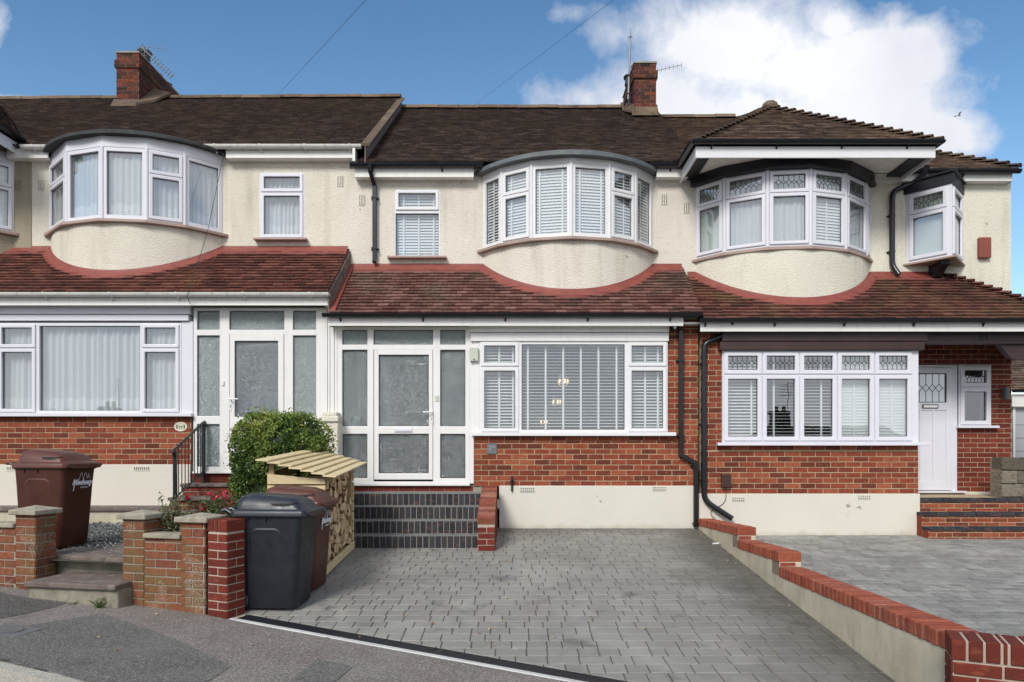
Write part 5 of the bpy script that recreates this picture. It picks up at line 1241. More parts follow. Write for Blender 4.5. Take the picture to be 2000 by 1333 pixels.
def pier(par, F, w_, d, h, mats, seed=0, z0=0., H=.078, L=.229, m=.011, name='pier', proud=.006, cap=None, capname='pier_cap', side_z=0.):
    mb = MB(); mb.fbox(F, 0, w_, z0-.25, h, -d, 0, 1)
    bricks(mb, F, 0, w_, z0, h, L, H, m, proud, 0, seed)
    RF = Fr(F.p(w_, 0, 0), -F.N, Z, F.U); bricks(mb, RF, 0, d, z0, h, L, H, m, proud, 0, seed+1, 1)
    LF = Fr(F.p(0, 0, -d), F.N, Z, -F.U); bricks(mb, LF, 0, d, z0, h, L, H, m, proud, 0, seed+2, 1)
    p = mb.build(name, mats, par, bevel=.003)
    if cap:
        o = .045; c = MB()
        pts = [F.p(-o, 0, o), F.p(w_+o, 0, o), F.p(w_+o, 0, -d-o), F.p(-o, 0, -d-o)]; apx = F.p(w_/2, h+cap[0]+cap[1], -d/2)
        lo = [q+Z*h for q in pts]; hi = [q+Z*(h+cap[0]) for q in pts]
        c.add(lo+hi+[apx], [(3, 2, 1, 0), (0, 1, 5, 4), (1, 2, 6, 5), (2, 3, 7, 6), (3, 0, 4, 7), (4, 5, 8), (5, 6, 8), (6, 7, 8), (7, 4, 8)])
        c.build(capname, 'cap_stone', p, bevel=.006)
    return p
aw = math.atan(-.226); OLD = ['brick_old', 'mortar_old']
def wpt(x, off=0.): return (x, yline(x)+off)
t = thing('garden_wall', 'old lichen-spotted brick wall with two capped piers, in front of the rose bush', 'wall', (-3.2, 6.2, 0))
ua = math.cos(aw)
F = yaw_fr(-3.60, yline(-3.60), 0, aw)
pier(t, F, .225, .225, .815, OLD, 401, pz(-3.5)-.02, cap=(.045, .035))
mb = MB(); mb.fbox(F, .226, .70, -.2, .645, -.12, -.004, 1); bricks(mb, Fr(F.p(0, 0, -.004), F.U, Z, F.N), .226, .66, pz(-3.3)-.03, .645, H=.078, seed=402, proud=.006); mb.build('wall', OLD, t, bevel=.003)
mb = MB(); mb.fbox(F, .232, .62, .647, .69, -.15, .03); mb.build('coping', 'cap_stone', t, bevel=.006)
F2 = yaw_fr(F.p(.62, 0, 0).x, F.p(.62, 0, 0).y, 0, aw)
pier(t, F2, .245, .225, .80, OLD, 403, pz(-2.9)-.02, cap=(.045, .035))
t = thing('garden_wall', 'old brick wall at the left edge, its pier standing before the brown bin', 'wall', (-4.9, 6.6, 0))
F3 = yaw_fr(-4.79, yline(-4.79), 0, aw)
pier(t, F3, .225, .225, .83, OLD, 404, pz(-4.7)-.02, cap=(.045, .04))
mb = MB(); mb.fbox(F3, -2.2, -.001, -.2, .70, -.12, -.004, 1); bricks(mb, Fr(F3.p(0, 0, -.004), F3.U, Z, F3.N), -2.2, -.001, .0, .70, H=.078, seed=405, proud=.006); mb.build('wall', OLD, t, bevel=.003)
mb = MB(); mb.fbox(F3, -2.2, -.005, .702, .745, -.15, .03); mb.build('coping', 'cap_stone', t, bevel=.006)
# retaining wall along the left side of the drive, behind the bins
t = thing('retaining_wall', 'low brick edging holding up the left garden behind the bins', 'wall', (-2.7, 8, .1))
RFr = Fr((-2.62, 0, 0), (0, 1, 0), Z, (1, 0, 0)); mb = MB(); bricks(mb, RFr, 6.35, 10.0, -.1, .52, seed=406, mi=0); mb.fbox(RFr, 6.35, 10.0, -.3, .52, -.2, 0, 1); mb.build('wall', OLD, t)
# new red pier beside the black bin
ap_ = R(-22); NEW = ['brick_new', 'mortar_new']
t = thing('brick_pier', 'small red brick pier with cream mortar, left of the black bin', 'pier', (-2.6, 6.1, 0))
Fp = yaw_fr(-2.52-.215*math.cos(ap_), 6.03-.215*math.sin(ap_), 0, ap_); top = .83
pier(t, Fp, .215, .215, top-.11, NEW, 410, -.045, H=.0755, L=.226, name='shaft')
mb = MB(); mb.fbox(Fp, .004, .211, top-.11, top-.004, -.211, -.004, 1)
for i in range(3):
    a, b = ((-.006, .064), (.072, .116), (.124, .221))[i]; mb.fbox(Fp, a, b, top-.103, top, -.221, .006, 0, .3+.2*i)
mb.build('coping', NEW, t, bevel=.004)
mb = MB(); mb.fbox(Fp, -.03, .24, -.12, -.045, -.24, .03); mb.build('footing', 'rough_render', t, bevel=.01)
# drain channel
t = thing('drain_channel', 'black slotted drainage channel with pale concrete edge across the drive', 'drain', (-.9, 5.3, -.1))
ad = math.atan(-.454); p0 = Vector((-2.44, yline(-2.44), 0)); dirv = Vector((math.cos(ad), math.sin(ad), 0)); LEN = (2.64+2.44)/math.cos(ad)
slope = (pz(2.64)-pz(-2.44))/LEN; o0 = Vector((p0.x, p0.y, pz(-2.44)+.002)); Ud = Vector((dirv.x, dirv.y, slope)).normalized()
Nf = Vector((-dirv.y, dirv.x, 0)); FDn = Fr(o0, Ud, Nf, Ud.cross(Nf))
mb = MB(); mb.fbox(FDn, 0, LEN, .0, .135, -.08, -.022, 0); mb.fbox(FDn, 0, LEN, .0, .010, -.03, .005); mb.fbox(FDn, 0, LEN, .125, .135, -.03, .005); mb.build('channel', 'grate_dark', t)
L_ = .5; k = 0; u = 0
while u < LEN-.02:
    e = min(u+L_, LEN); mb = MB()
    for v in (.014, .036, .058, .080, .102): mb.fbox(FDn, u+.003, e-.003, v, v+.012, -.02, .004)
    q = u+.01
    while q < e-.01: mb.fbox(FDn, q, q+.008, .012, .122, -.02, .001); q += .024
    mb.fbox(FDn, u+.002, min(u+.05, e), .012, .122, -.01, .005) if k % 4 == 0 else None
    mb.build('grate', 'grate_dark', t); u += L_; k += 1
mb = MB(); mb.fbox(FDn, -.05, LEN, -.055, -.002, -.10, .004); mb.build('concrete_edge', 'channel_white', t, bevel=.006)
# boundary wall on the right of the drive
t = thing('boundary_wall', 'stepped rendered wall with red brick-on-edge coping between the two paved drives', 'wall', (2.75, 7, -.1))
segs = ((8.28, 10.23, .520, .428), (6.91, 8.28, .424, .366), (3.93, 6.91, .348, .275))
for i, (ya, yb, za, zb) in enumerate(segs):
    xa, xb = wx(ya), wx(yb); d = Vector((xb-xa, yb-ya, zb-za)); L = d.length; d.normalize()
    side = Vector((1, -.023, 0)).normalized(); up = side.cross(d); F = Fr((xa, ya, za-.105), d, up, -side)
    mb = MB(); mb.prism([(xa, ya, dz(0, ya)-.15), (xb, yb, dz(0, yb)-.15), (xb, yb, zb-.105), (xa, ya, za-.105)], side*.215); mb.build('rendered_face', 'rough_render', t, bevel=.004)
    mb = MB(); n = round(L/.077); mb.fbox(F, .014, L-.014, .0, .0985, -.212, .0005, 1)
    for j in range(n): mb.fbox(F, L*j/n+.005, L*(j+1)/n-.006, rg.uniform(-.002, .002), .103+rg.uniform(-.003, .003), -.222, .008+rg.uniform(-.002, .003), 0, rg.random())
    mb.build('coping', ['brick_coping', 'mortar_old'], t, bevel=.006)
    if i < 2:
        nxt = segs[i+1][3]; mb = MB(); Fe = front(ya-.0); mb.fbox(Fe, xa, xa+.21, nxt-.1, za-.105, -.2, -.006, 1); mb.fbox(Fe, xa+.005, xa+.16, nxt, za-.109, -.2, .004, 0, .3); mb.fbox(Fe, xa+.168, xa+.213, nxt, za-.109, -.2, .003, 0, .8); mb.build('brick_course', ['brick_coping', 'mortar_dark'], t)
# right pier in the foreground
t = thing('brick_pier', 'red brick pier cut by the bottom right corner of the photo', 'pier', (2.8, 3.8, -.2))
Fq = yaw_fr(2.44, 3.78, 0, R(-24.4)); top = .407
pier(t, Fq, .90, .215, top-.12, NEW, 420, top-.12-.077*9, H=.077, L=.232, m=.012, name='shaft', proud=.007)
mb = MB(); mb.fbox(Fq, .002, .9, top-.12, top-.006, -.209, -.002, 1)
u = -.007; wd = (.068, .066, .066, .018, .066, .066, .066, .066, .066, .066, .066)
for i, q in enumerate(wd): mb.fbox(Fq, u, u+q, top-.112, top+rg.uniform(-.002, .002), -.222, .008+rg.uniform(-.002, .002), 0, rg.random()); u += q+.0135
mb.build('coping', NEW, t, bevel=.006, seg=2)
# rendered post between the two porches
t = thing('gate_post', 'cream pebble-dashed post with a stone cap between the two porches', 'post', (-2.75, 10.05, .4))
mb = MB(); mb.box(X(629, 10.0), X(660, 10.0), 10.0, 10.235, .2, ZZ(824, 10.0)); mb.build('shaft', 'pebbledash_right', t, bevel=.01)
mb = MB(); a, b = X(625.5, 10.0), X(661.5, 10.0); mb.prism([(a, 9.97, ZZ(824, 9.97)), (b, 9.97, ZZ(824, 9.97)), (b, 10.236, ZZ(824, 9.97)), (a, 10.236, ZZ(824, 9.97))], Z*.085); mb.box(a+.03, b-.03, 9.99, 10.234, ZZ(824, 9.97)+.085, ZZ(805, 9.97)); mb.build('cap', 'pebbledash_right', t, bevel=.012, seg=2)
# handrail
t = thing('handrail', 'black metal handrail beside the left porch steps', 'handrail', (-4.62, 9.8, .6))
xh = -4.60; y0, y1 = 9.32, 10.18; zt0, zt1, zb0, zb1 = 1.455, 1.86, .80, 1.13; zf0, zf1 = .60, .96
mb = MB(); mb.box(xh-.022, xh+.022, y0-.022, y0+.022, zf0-.1, zt0-.02); mb.build('post', 'rail_black', t, bevel=.003)
mb = MB(); mb.box(xh-.022, xh+.022, y1-.022, y1+.022, zf1-.1, zt1-.02); mb.box(xh-.045, xh+.045, y1-.045, y1+.045, zf1-.0, zf1+.012); mb.build('post', 'rail_black', t, bevel=.003)
mb = MB(); mb.tube(smooth_path([(xh, y0-.03, zt0-.08), (xh, y0-.06, zt0-.02), (xh, y0, zt0+.01), (xh, y1, zt1+.01), (xh, y1+.06, zt1+.02), (xh, y1+.05, zt1-.06)], 5, .05), .019, 10); mb.build('rail', 'rail_black', t, smooth=True)
mb = MB(); mb.tube([(xh, y0, zb0), (xh, y1, zb1)], .017, 4); mb.build('lower_rail', 'rail_black', t)
for i in range(1, 9):
    k = i/9; y = y0+(y1-y0)*k; mb = MB(); mb.tube([(xh, y, zb0+(zb1-zb0)*k), (xh, y, zt0+(zt1-zt0)*k)], .0075, 6); mb.build('baluster', 'rail_black', t)

# ------------------------------------------------------------------ wheelie bins
def rring(cx, cy, lx, ly, z, r, n=5, k=0.):
    pts = []
    for sx, sy, a0 in ((1, 1, 0), (-1, 1, 90), (-1, -1, 180), (1, -1, 270)):
        for i in range(n+1):
            a = R(a0+90*i/n); pts.append((cx+sx*(lx/2-r)+math.cos(a)*r, cy+sy*(ly/2-r)+math.sin(a)*r, z))
    return pts
def wheelie(label, cx, cy, cz, yaw, body, lid, logo=True, tiltx=0., tilty=0., sx_=.86):
    t = thing('wheelie_bin', label, 'wheelie bin', (cx, cy, cz))
    M = Matrix.Translation((cx, cy, cz)) @ Matrix.Rotation(yaw, 4, 'Z') @ Matrix.Rotation(tiltx, 4, 'X') @ Matrix.Rotation(tilty, 4, 'Y') @ Matrix.Diagonal((sx_, .87, 1.0, 1.0))
    T = lambda pts: [M @ Vector(p) for p in pts]
    mb = MB(); prof = ((.03, .56, .47, .07), (.05, .585, .49, .075), (.35, .62, .515, .07), (.70, .655, .54, .06), (.86, .68, .555, .055), (.862, .70, .575, .055), (.905, .705, .58, .055), (.907, .68, .555, .05))
    mb.loft([T(rring(-.03+.01*i*.5, 0, lx, ly, z, r)) for i, (z, lx, ly, r) in enumerate(prof)])
    b = mb.build('body', body, t, smooth=True)
    # pressed panels on the sides and ribs under the rim
    for s_ in (-1, 1):
        F = Fr(M @ Vector((0, s_*.226, .07)), (M.to_3x3() @ Vector((-s_, 0, 0))), (M.to_3x3() @ Vector((0, s_*.062, 1))))
        if s_ == 1: continue
        mb = MB(); ring = [(u, v) for u, v in [(x_, y_) for x_, y_, _ in rring(0, 0, .30, .56, 0, .07)]]
        ext = F.p(0, 0, 0)
        o1 = [F.p(u-.02, v+.42, .006) for u, v in ring]; o2 = [F.p(u*.90-.02, v*.95+.42, .011) for u, v in ring]; o0_ = [F.p(u*1.03-.02, v*1.02+.42, -.01) for u, v in ring]
        mb.loft([o0_, o1, o2], cap=False); mb.add(o2, [tuple(range(len(o2)))]); mb.build('side_panel', body, b, smooth=True)
    for s_ in (-1,):
        for x_ in (-.20, -.02): mb = MB(); mb.loft([T([(x_, s_*.268, .80), (x_+.014, s_*.268, .80), (x_+.014, s_*.25, .80), (x_, s_*.25, .80)]), T([(x_, s_*.298, .865), (x_+.014, s_*.298, .865), (x_+.014, s_*.26, .865), (x_, s_*.26, .865)])]); mb.build('rib', body, b)
    # lid: rim, dome, raised centre
    l = MB()
    rings = [T(rring(.015, 0, .74, .615, .875, .05)), T(rring(.015, 0, .755, .63, .880, .055)), T(rring(.015, 0, .755, .63, .918, .055)), T(rring(.015, 0, .735, .61, .930, .055)), T(rring(.01, 0, .66, .54, .940, .06))]
    def slope(pts, hf, hb): return [(x_, y_, z_+hb+(hf-hb)*((x_+.36)/.72)) for x_, y_, z_ in pts]
    rings.append(T(slope(rring(-.005, 0, .64, .52, .960, .08), .005, .035))); rings.append(T(slope(rring(-.02, 0, .58, .45, 1.0, .10), .014, .055))); rings.append(T(slope(rring(-.03, 0, .44, .31, 1.022, .10), .018, .06)))
    l.loft(rings); lo = l.build('lid', lid, t, smooth=True)
    # front lip of the lid dips over the body
    l = MB(); l.loft([T([(.385, y_, z0_) for y_, z0_ in ((-.30, .90), (-.2, .868), (.2, .868), (.30, .90))]+[(.385, .30, .925), (.385, -.30, .925)]), T([(.405, y_, z0_) for y_, z0_ in ((-.29, .90), (-.2, .872), (.2, .872), (.29, .90))]+[(.400, .29, .922), (.400, -.29, .922)])]); l.build('lid_lip', lid, lo)
    for s_ in (-1, 1):      # hand grips: dark discs stand in for the shaded hollows under a raised lip
        g_ = MB(); c = Vector((.13, s_*.24, .990)); 
        pts = [c+Vector((math.cos(a)*.12, math.sin(a)*.032, .004-s_*0)) for a in [2*math.pi*i/18 for i in range(18)]]
        g_.loft([T(pts), T([p+Vector((0, 0, -.02)) for p in pts])]); g_.build('grip_shade', 'rubber', lo)
        g_ = MB(); g_.tube(T([(c.x+math.cos(a)*.135, c.y-s_*.0+s_*(-.036)*math.sin(a), c.z+.004+.016*math.sin(a)) for a in [math.pi*i/10 for i in range(11)]]), .010, 8); g_.build('grip', lid, lo, smooth=True)
    # handle bar, hinge and wheels at the back
    h_ = MB(); h_.tube(T([(-.46, -.25, .925), (-.46, .25, .925)]), .017, 10); 
    for y_ in (-.25, -.11, .11, .25): h_.tube(T([(-.36, y_, .90), (-.42, y_, .935), (-.46, y_, .925)]), .016, 8)
    h_.build('handle', lid, t, smooth=True)
    for s_ in (-1, 1):
        wv = MB(); ax = (M.to_3x3() @ Vector((0, 1, 0))); wv.lathe(M @ Vector((-.30, s_*.25-.025, .10)), [(.04, 0), (.085, 0), (.10, .008), (.10, .042), (.085, .05), (.04, .05)], 18, 0, ax); wv.build('wheel', 'rubber', t, smooth=True)
    ax_ = MB(); ax_.tube(T([(-.30, -.24, .10), (-.30, .24, .10)]), .012, 8); ax_.build('axle', 'iron', t)
    if logo:
        # on the front face, leaning with its taper
        Ux = (M.to_3x3() @ Vector((0, 1, 0))); Vx = (M.to_3x3() @ Vector((.09, 0, 1))).normalized(); F = Fr(M @ Vector((.266, 0, .25)), Ux, Vx)
        vz = .47; w0 = .018
        text('Medway', F, .03, vz, w0, .085, 'white_print', 'lettering', b, shear=.35, bold=.003)
        text('COUNCIL', F, .06, vz-.055, w0, .024, 'white_print', 'lettering', b)
        q = MB(); q.tube([F.p(-.02+.17*i/24, vz+.03+.075*abs(math.sin(i*.38))*(1 if i < 20 else .3)-.0, w0+.002) for i in range(25)], .0016, 4); q.tube([F.p(-.085, vz+.01, w0), F.p(-.08, vz-.03, w0), F.p(-.092, vz-.09, w0)], .004, 4); q.build('logo_line', 'white_print', b)
    return t
def bin_at(corner, z, yaw, k=(.195, -.18)):
    c, s_ = math.cos(yaw), math.sin(yaw); return corner[0]-(k[0]*c-k[1]*s_), corner[1]-(k[0]*s_+k[1]*c), z
yb = R(-3); a = bin_at((X(579, 6.26), 6.26), 0, yb, (.255, -.2)); wheelie('black wheelie bin with domed lid, standing by the small red brick pier', a[0], a[1], dz(0, a[1])-.015, yb, 'bin_black', 'lid_black', False, sx_=.95)
yb = R(-4); a = bin_at((X(607, 6.84), 6.84), 0, yb); wheelie('brown wheelie bin squeezed between the black bin and the log store', a[0], a[1], dz(0, a[1])-.015, yb, 'bin_brown', 'lid_brown')
yb = R(-7); a = bin_at((X(117, 7.25), 7.25), 0, yb); wheelie('brown wheelie bin on the slate garden behind the left gate pier', a[0], a[1], .385, yb, 'bin_brown', 'lid_brown')

# ------------------------------------------------------------------ log store and logs
def log_store():
    t = thing('log_store', 'open-sided timber log store with overlapping plank roof', 'log store', (-2.35, 8.2, .1))
    x0, x1, ya, yb_ = -2.66, -2.05, 7.47, 8.80; zb = lambda y: dz(0, y)+.0
    def piece(name, *bx, mat='store_wood', r=0.):
        mb = MB(); mb.box(*bx, r=r); return mb.build(name, mat, t, bevel=.003)
    sl = .0788
    def rail(name, x, y0_, y1_, z0_, z1_, th=.022, mat='store_wood', r=.1):
        mb = MB(); mb.prism([(x, y0_, zb(y0_)+z0_), (x, y1_, zb(y1_)+z0_), (x, y1_, zb(y1_)+z1_), (x, y0_, zb(y0_)+z1_)], (th, 0, 0), 0, r); return mb.build(name, mat, t, bevel=.003)
    rail('base_rail', x1, ya, yb_, .02, .115)
    for x, y in ((x1-.06, yb_-.05), (x1-.06, ya+.03), (x0, ya+.03), (x0, yb_-.05)):
        h_ = 1.05 if x > -2.4 else 1.24
        piece('post', x, x+.055, y-.03, y+.02, zb(y)-.0, zb(y)+h_, mat='store_wood_dark', r=.3)
    for yy_, nm in ((ya-.001, 1), (yb_+.0, 0)):
        for k in range(8):
            z0_ = zb(yy_)+.12+.128*k; top1 = zb(yy_)+1.02; h_ = .112
            if z0_ > zb(yy_)+1.15: continue
            mb = MB(); zl1 = z0_+h_; zr1 = min(z0_+h_, zb(yy_)+1.07); zr0 = min(z0_, zb(yy_)+1.06)
            mb.prism([(x0-.01, yy_, z0_), (x1+.01, yy_, zr0), (x1+.01, yy_, zr1), (x0-.01, yy_, zl1)], (0, -.02 if nm else .02, 0), 0, random.random()); mb.build('side_board', 'store_wood', t, bevel=.003)
    for k in range(8): rail('back_board', x0-.02, ya, yb_, .12+.13*k, .235+.13*k, .018, 'store_wood_dark', random.random())
    mb = MB(); mb.prism([(x0, ya, zb(ya)+.03), (x1, ya, zb(ya)+.03), (x1, yb_, zb(yb_)+.03), (x0, yb_, zb(yb_)+.03)], Z*.06); mb.build('floor', 'store_wood_dark', t)
    # roof boards run front to back, each lapped over the next one down
    n = 7; xa, xb_ = x0-.10, x1+.13; za, zc = 1.265, 1.065; wdt = (xb_-xa)/n
    for k in range(n):
        u0 = xa+wdt*k; u1 = u0+wdt*1.22; f = lambda u: za+(zc-za)*(u-xa)/(xb_-xa)
        y0_, y1_ = ya-.13+random.uniform(-.008, .008), yb_+.10+random.uniform(-.008, .008); 
        zz = lambda y: zb(y)
        sh = .16*(1-k/n); sh2 = .16*(1-(k+1)/n); p = [(u0, y0_, zz(y0_)+f(u0)+.018), (u1, y0_, zz(y0_)+f(u1)+.044), (u1+sh2, y1_, zz(y1_)+f(u1)+.044), (u0+sh, y1_, zz(y1_)+f(u0)+.018)]
        mb = MB(); mb.prism(p, Z*.018, 0, random.random()); mb.build('roof_board', 'store_wood', t, bevel=.002)
log_store()
protos = []
for k in range(7):
    rg2 = random.Random(50+k); mb = MB(); r = 1.
    kind = k % 3; n = 7 if kind == 2 else (5 if kind == 1 else 6)
    ang = sorted([2*math.pi*(i+rg2.uniform(-.25, .25))/n for i in range(n)])
    ra = [rg2.uniform(.72, 1.15) for _ in ang]
    if kind == 0: ang = [0, .5, 1.0, 1.5, 3.6]; ra = [1.1, 1.12, 1.1, 1.05, .75]
    L = .30
    e = [[Vector((x_, math.cos(a_)*q*.060*(1+jj), math.sin(a_)*q*.060*(1+jj))) for a_, q in zip(ang, ra)] for x_, jj in ((0, 0), (-.1, .04), (-.2, -.03), (-L, .02))]
    m_ = len(ang); vs = [v for r_ in e for v in r_]; b0 = len(mb.v)
    mb.add(vs, [tuple(range(m_))], 0, rg2.random()*.6)
    for i in range(3):
        for j in range(m_):
            a_, b_ = i*m_+j, i*m_+(j+1) % m_; mb.f.append([a_, b_, b_+m_, a_+m_]); mb.m.append(1 if (kind == 2 or j < m_//2) else 0); mb.r.append(rg2.random())
    mb.f.append(list(range(3*m_, 4*m_))[::-1]); mb.m.append(0); mb.r.append(.3)
    me_o = mb.build('log', ['log_end', 'log_bark'], bevel=.002); protos.append(me_o)
rg2 = random.Random(77); used = set(); y = 7.55; rowz = 0; count = 0
zrow = .145
while zrow < 1.0:
    y = 7.53+rg2.uniform(0, .04)
    while y < 8.72:
        k = rg2.randrange(7); s_ = rg2.uniform(.72, 1.18)
        o = protos[k] if k not in used else protos[k].copy()
        if k in used: COL.objects.link(o)
        used.add(k); o.location = (-2.09+rg2.uniform(-.07, .04), y, dz(0, y)+zrow+rg2.uniform(-.012, .012)); o.rotation_euler = (rg2.uniform(0, 6.28), rg2.uniform(-.12, .12), rg2.uniform(-.22, .22)); o.scale = (1, s_, s_)
        tag(o, 'split firewood log stacked in the timber log store', 'firewood log', 'firewood logs in the log store'); count += 1
        y += .072*(s_*.6+.45)
    zrow += .070
mb = MB(); mb.box(-2.60, -2.33, 7.52, 8.74, .2, 1.05); o = mb.build('firewood_pile', 'twig', origin=(-2.45, 8.1, .2)); tag(o, 'firewood packed deep inside the log store behind the front logs', 'firewood', kind='stuff')  # plain box for the deeper wood, coloured dark so log gaps look shaded

# ------------------------------------------------------------------ plants
def leaf(mb, c, size, rg, up=.3, mi=0, r=None, asp=.55):
    n = Vector((rg.gauss(0, 1), rg.gauss(0, 1)-.25, rg.gauss(0, 1)+up)).normalized(); a = n.orthogonal().normalized(); a.rotate(Matrix.Rotation(rg.uniform(0, 6.28), 3, n)); b = n.cross(a)
    l, w_ = size, size*asp; f = n*size*.18
    mb.add([c-a*l/2, c+b*w_/2+f, c+a*l/2, c-b*w_/2+f, c-a*l*.05+b*w_*.45+f, c+a*0], [(0, 3, 5), (3, 2, 5), (2, 1, 5), (1, 0, 5)], mi, rg.random() if r is None else r)
def bush():
    cx, cy = -2.99, 8.95; z0_, z1_ = .50, 1.88; t = thing('bush', 'rounded clipped evergreen bush between the porches behind the log store', 'bush', (cx, cy, .4)); rg = random.Random(12); mb = MB()
    ax, ay = .60, .48
    core = MB(); bm = bmesh.new(); bmesh.ops.create_icosphere(bm, subdivisions=3, radius=1)
    def surf(d, k):
        e = 3.8; q = (abs(d.x)**e+abs(d.y)**e+abs(d.z)**e)**(-1/e); p = d*q*k
        zc_ = (z0_+z1_)/2; sx_ = ax*(1.0-.10*max(0, p.z)); p3 = Vector((cx+p.x*sx_+.04*p.z*-0, cy+p.y*ay, zc_+p.z*(z1_-z0_)/2*(1.0)))
        nn = noise.noise(p3*2.6)*.11+noise.noise(p3*7)*.07
        return p3+Vector((d.x, d.y, d.z))*nn
    core.add([surf(v.co.normalized(), .84) for v in bm.verts], [[v.index for v in f.verts] for f in bm.faces]); bm.free()
    core.r = [0.]*len(core.f); core.build('dark_core', 'bush_leaf', t)  # closed core in the darkest leaf tone, inner shade put into its colour
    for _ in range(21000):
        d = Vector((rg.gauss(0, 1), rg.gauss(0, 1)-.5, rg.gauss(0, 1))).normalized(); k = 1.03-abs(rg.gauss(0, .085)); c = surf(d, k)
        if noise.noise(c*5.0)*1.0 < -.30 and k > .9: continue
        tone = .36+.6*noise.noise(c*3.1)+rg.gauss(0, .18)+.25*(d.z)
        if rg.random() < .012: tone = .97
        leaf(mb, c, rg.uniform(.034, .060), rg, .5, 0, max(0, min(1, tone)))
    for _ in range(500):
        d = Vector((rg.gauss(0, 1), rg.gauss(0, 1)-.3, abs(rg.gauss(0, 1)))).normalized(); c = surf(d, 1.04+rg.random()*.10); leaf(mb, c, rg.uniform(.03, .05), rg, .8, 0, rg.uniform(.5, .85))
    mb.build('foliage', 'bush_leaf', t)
    mb = MB(); mb.tube([(cx, cy, .35), (cx+.02, cy, .8), (cx, cy, 1.2)], [.05, .04, .02], 7)
    for i in range(26):
        a = rg.uniform(0, 6.28); p = Vector((cx, cy, rg.uniform(.6, 1.1))); q = p+Vector((math.cos(a)*.42, math.sin(a)*.34, rg.uniform(.2, .6))); mb.tube([p, (p+q)/2+Vector((0, 0, .05)), q], [.016, .01, .004], 5)
    mb.build('branches', 'twig', t)
bush()
def sprig(name, label, cat, cx, cy, cz, H, spread, n, lm, size, flowers=0, seed=1, dens=24, group=None, asp=.5):
    rg = random.Random(seed); t = thing(name, label, cat, (cx, cy, cz), group); st, lf, fl = MB(), MB(), MB()
    for i in range(n):
        a = rg.uniform(0, 6.28); r_ = rg.uniform(.2, 1)*spread; h_ = H*rg.uniform(.55, 1)
        p = [Vector((cx, cy, cz)), Vector((cx+math.cos(a)*r_*.35, cy+math.sin(a)*r_*.35, cz+h_*.5)), Vector((cx+math.cos(a)*r_, cy+math.sin(a)*r_, cz+h_))]
        st.tube(p, [.005, .004, .002], 4)
        for k in range(dens):
            q = rg.uniform(.2, 1.03); c = p[0].lerp(p[1], q*2) if q < .5 else p[1].lerp(p[2], q*2-1); leaf(lf, c+Vector((rg.gauss(0, .016), rg.gauss(0, .016), rg.gauss(0, .016)))*(size/.03), size*rg.uniform(.6, 1.2), rg, .4, 0, None, asp)
        if i < flowers:
            c = p[2]+Vector((0, -.02, .01))
            fl = MB()
            for k in range(16): leaf(fl, c+Vector((rg.gauss(0, .014), rg.gauss(0, .014), rg.gauss(0, .012))), .032, rg, .3, 0, None, .9)
            fl.build('flower', 'rose_red', t)
    st.build('stems', 'twig', t); lf.build('leaves', lm, t)
sprig('rose_bush', 'rose bush with small red flowers beside the black bin', 'rose', X(425, 6.85), 6.85, .50, .52, .30, 46, 'rose_leaf', .042, 15, 3, 44)
sprig('shrub', 'spindly pale green shrub in the gap of the old brick wall', 'shrub', X(335, 6.55), 6.55, .45, .60, .16, 24, 'pale_leaf', .034, 0, 4, 60)
sprig('weed', 'feathery green weed at the foot of the left gate pier', 'weed', X(68, 6.33), 6.40, .06, .17, .12, 26, 'weed_leaf', .018, 0, 5, 26, 'weeds along the step')
sprig('weed', 'small green weed growing below the middle of the lower step', 'weed', X(187, 6.06), 6.10, .03, .10, .08, 14, 'weed_leaf', .016, 0, 6, 18, 'weeds along the step')
sprig('weed', 'tiny low weed between the two other weeds', 'weed', X(144, 6.14), 6.16, .04, .04, .06, 8, 'weed_leaf', .014, 0, 7, 12, 'weeds along the step')
sprig('weed', 'dark green weed at the base of the stepped boundary wall', 'weed', X(1416, 9.0), 9.0, dz(0, 9.), .04, .08, 9, 'rose_leaf', .025, 0, 8, 12)
# fallen leaves: one mesh, many copies
rg = random.Random(31)
lp = []
for k in range(3):
    mb = MB(); n = 9; pts = []
    for i in range(n):
        a = 2*math.pi*i/n; r_ = .5*(1+.25*math.cos(3*a+k))*(1 if abs(math.cos(a)) > .5 else .6); pts.append(Vector((math.cos(a)*r_, math.sin(a)*r_*.7, .12*math.sin(a*2+k)+.1)))
    mb.add([Vector((0, 0, .02))]+pts, [(0, 1+i, 1+(i+1) % n) for i in range(n)], 0, (.25, .6, .95)[k]); lp.append(mb.build('fallen_leaf', 'dead_leaf'))
spots = [(912, 1076, 1), (815, 1090, 1), (851, 1120, 1), (988, 1096, 1), (1086, 1096, 1), (1157, 1048, 1.3), (960, 1155, 1), (895, 1185, 1.2), (990, 1170, 1), (1050, 1165, .8), (793, 1203, 1), (880, 1232, 1), (935, 1238, 1), (953, 1231, 1), (981, 1214, 1), (845, 1220, 1.1), (1080, 1247, 1), (850, 1266, 1.2), (702, 1246, 1), (1154, 1208, 1), (1515, 1134, 1), (1520, 1140, .8), (1640, 1243, .9), (1652, 1256, .9), (1672, 1268, .8), (1512, 1278, 1.2), (1543, 1185, .8), (640, 1248, .8), (494, 1262, .8), (589, 1261, .8), (230, 1272, 1), (192, 1246, .8), (308, 1201, 1), (362, 1276, .7), (962, 1262, 1), (1000, 1140, .8), (1232, 1160, .8), (1300, 1105, .8), (1180, 1110, .8), (1120, 1185, .9), (1730, 1312, .8), (1258, 1230, .9)]
for i in range(9): spots.append((rg.uniform(1352, 1392), rg.uniform(1036, 1046), .9))
for i in range(9): spots.append((1428+rg.uniform(-8, 40), 1083+rg.uniform(-4, 20), .9))
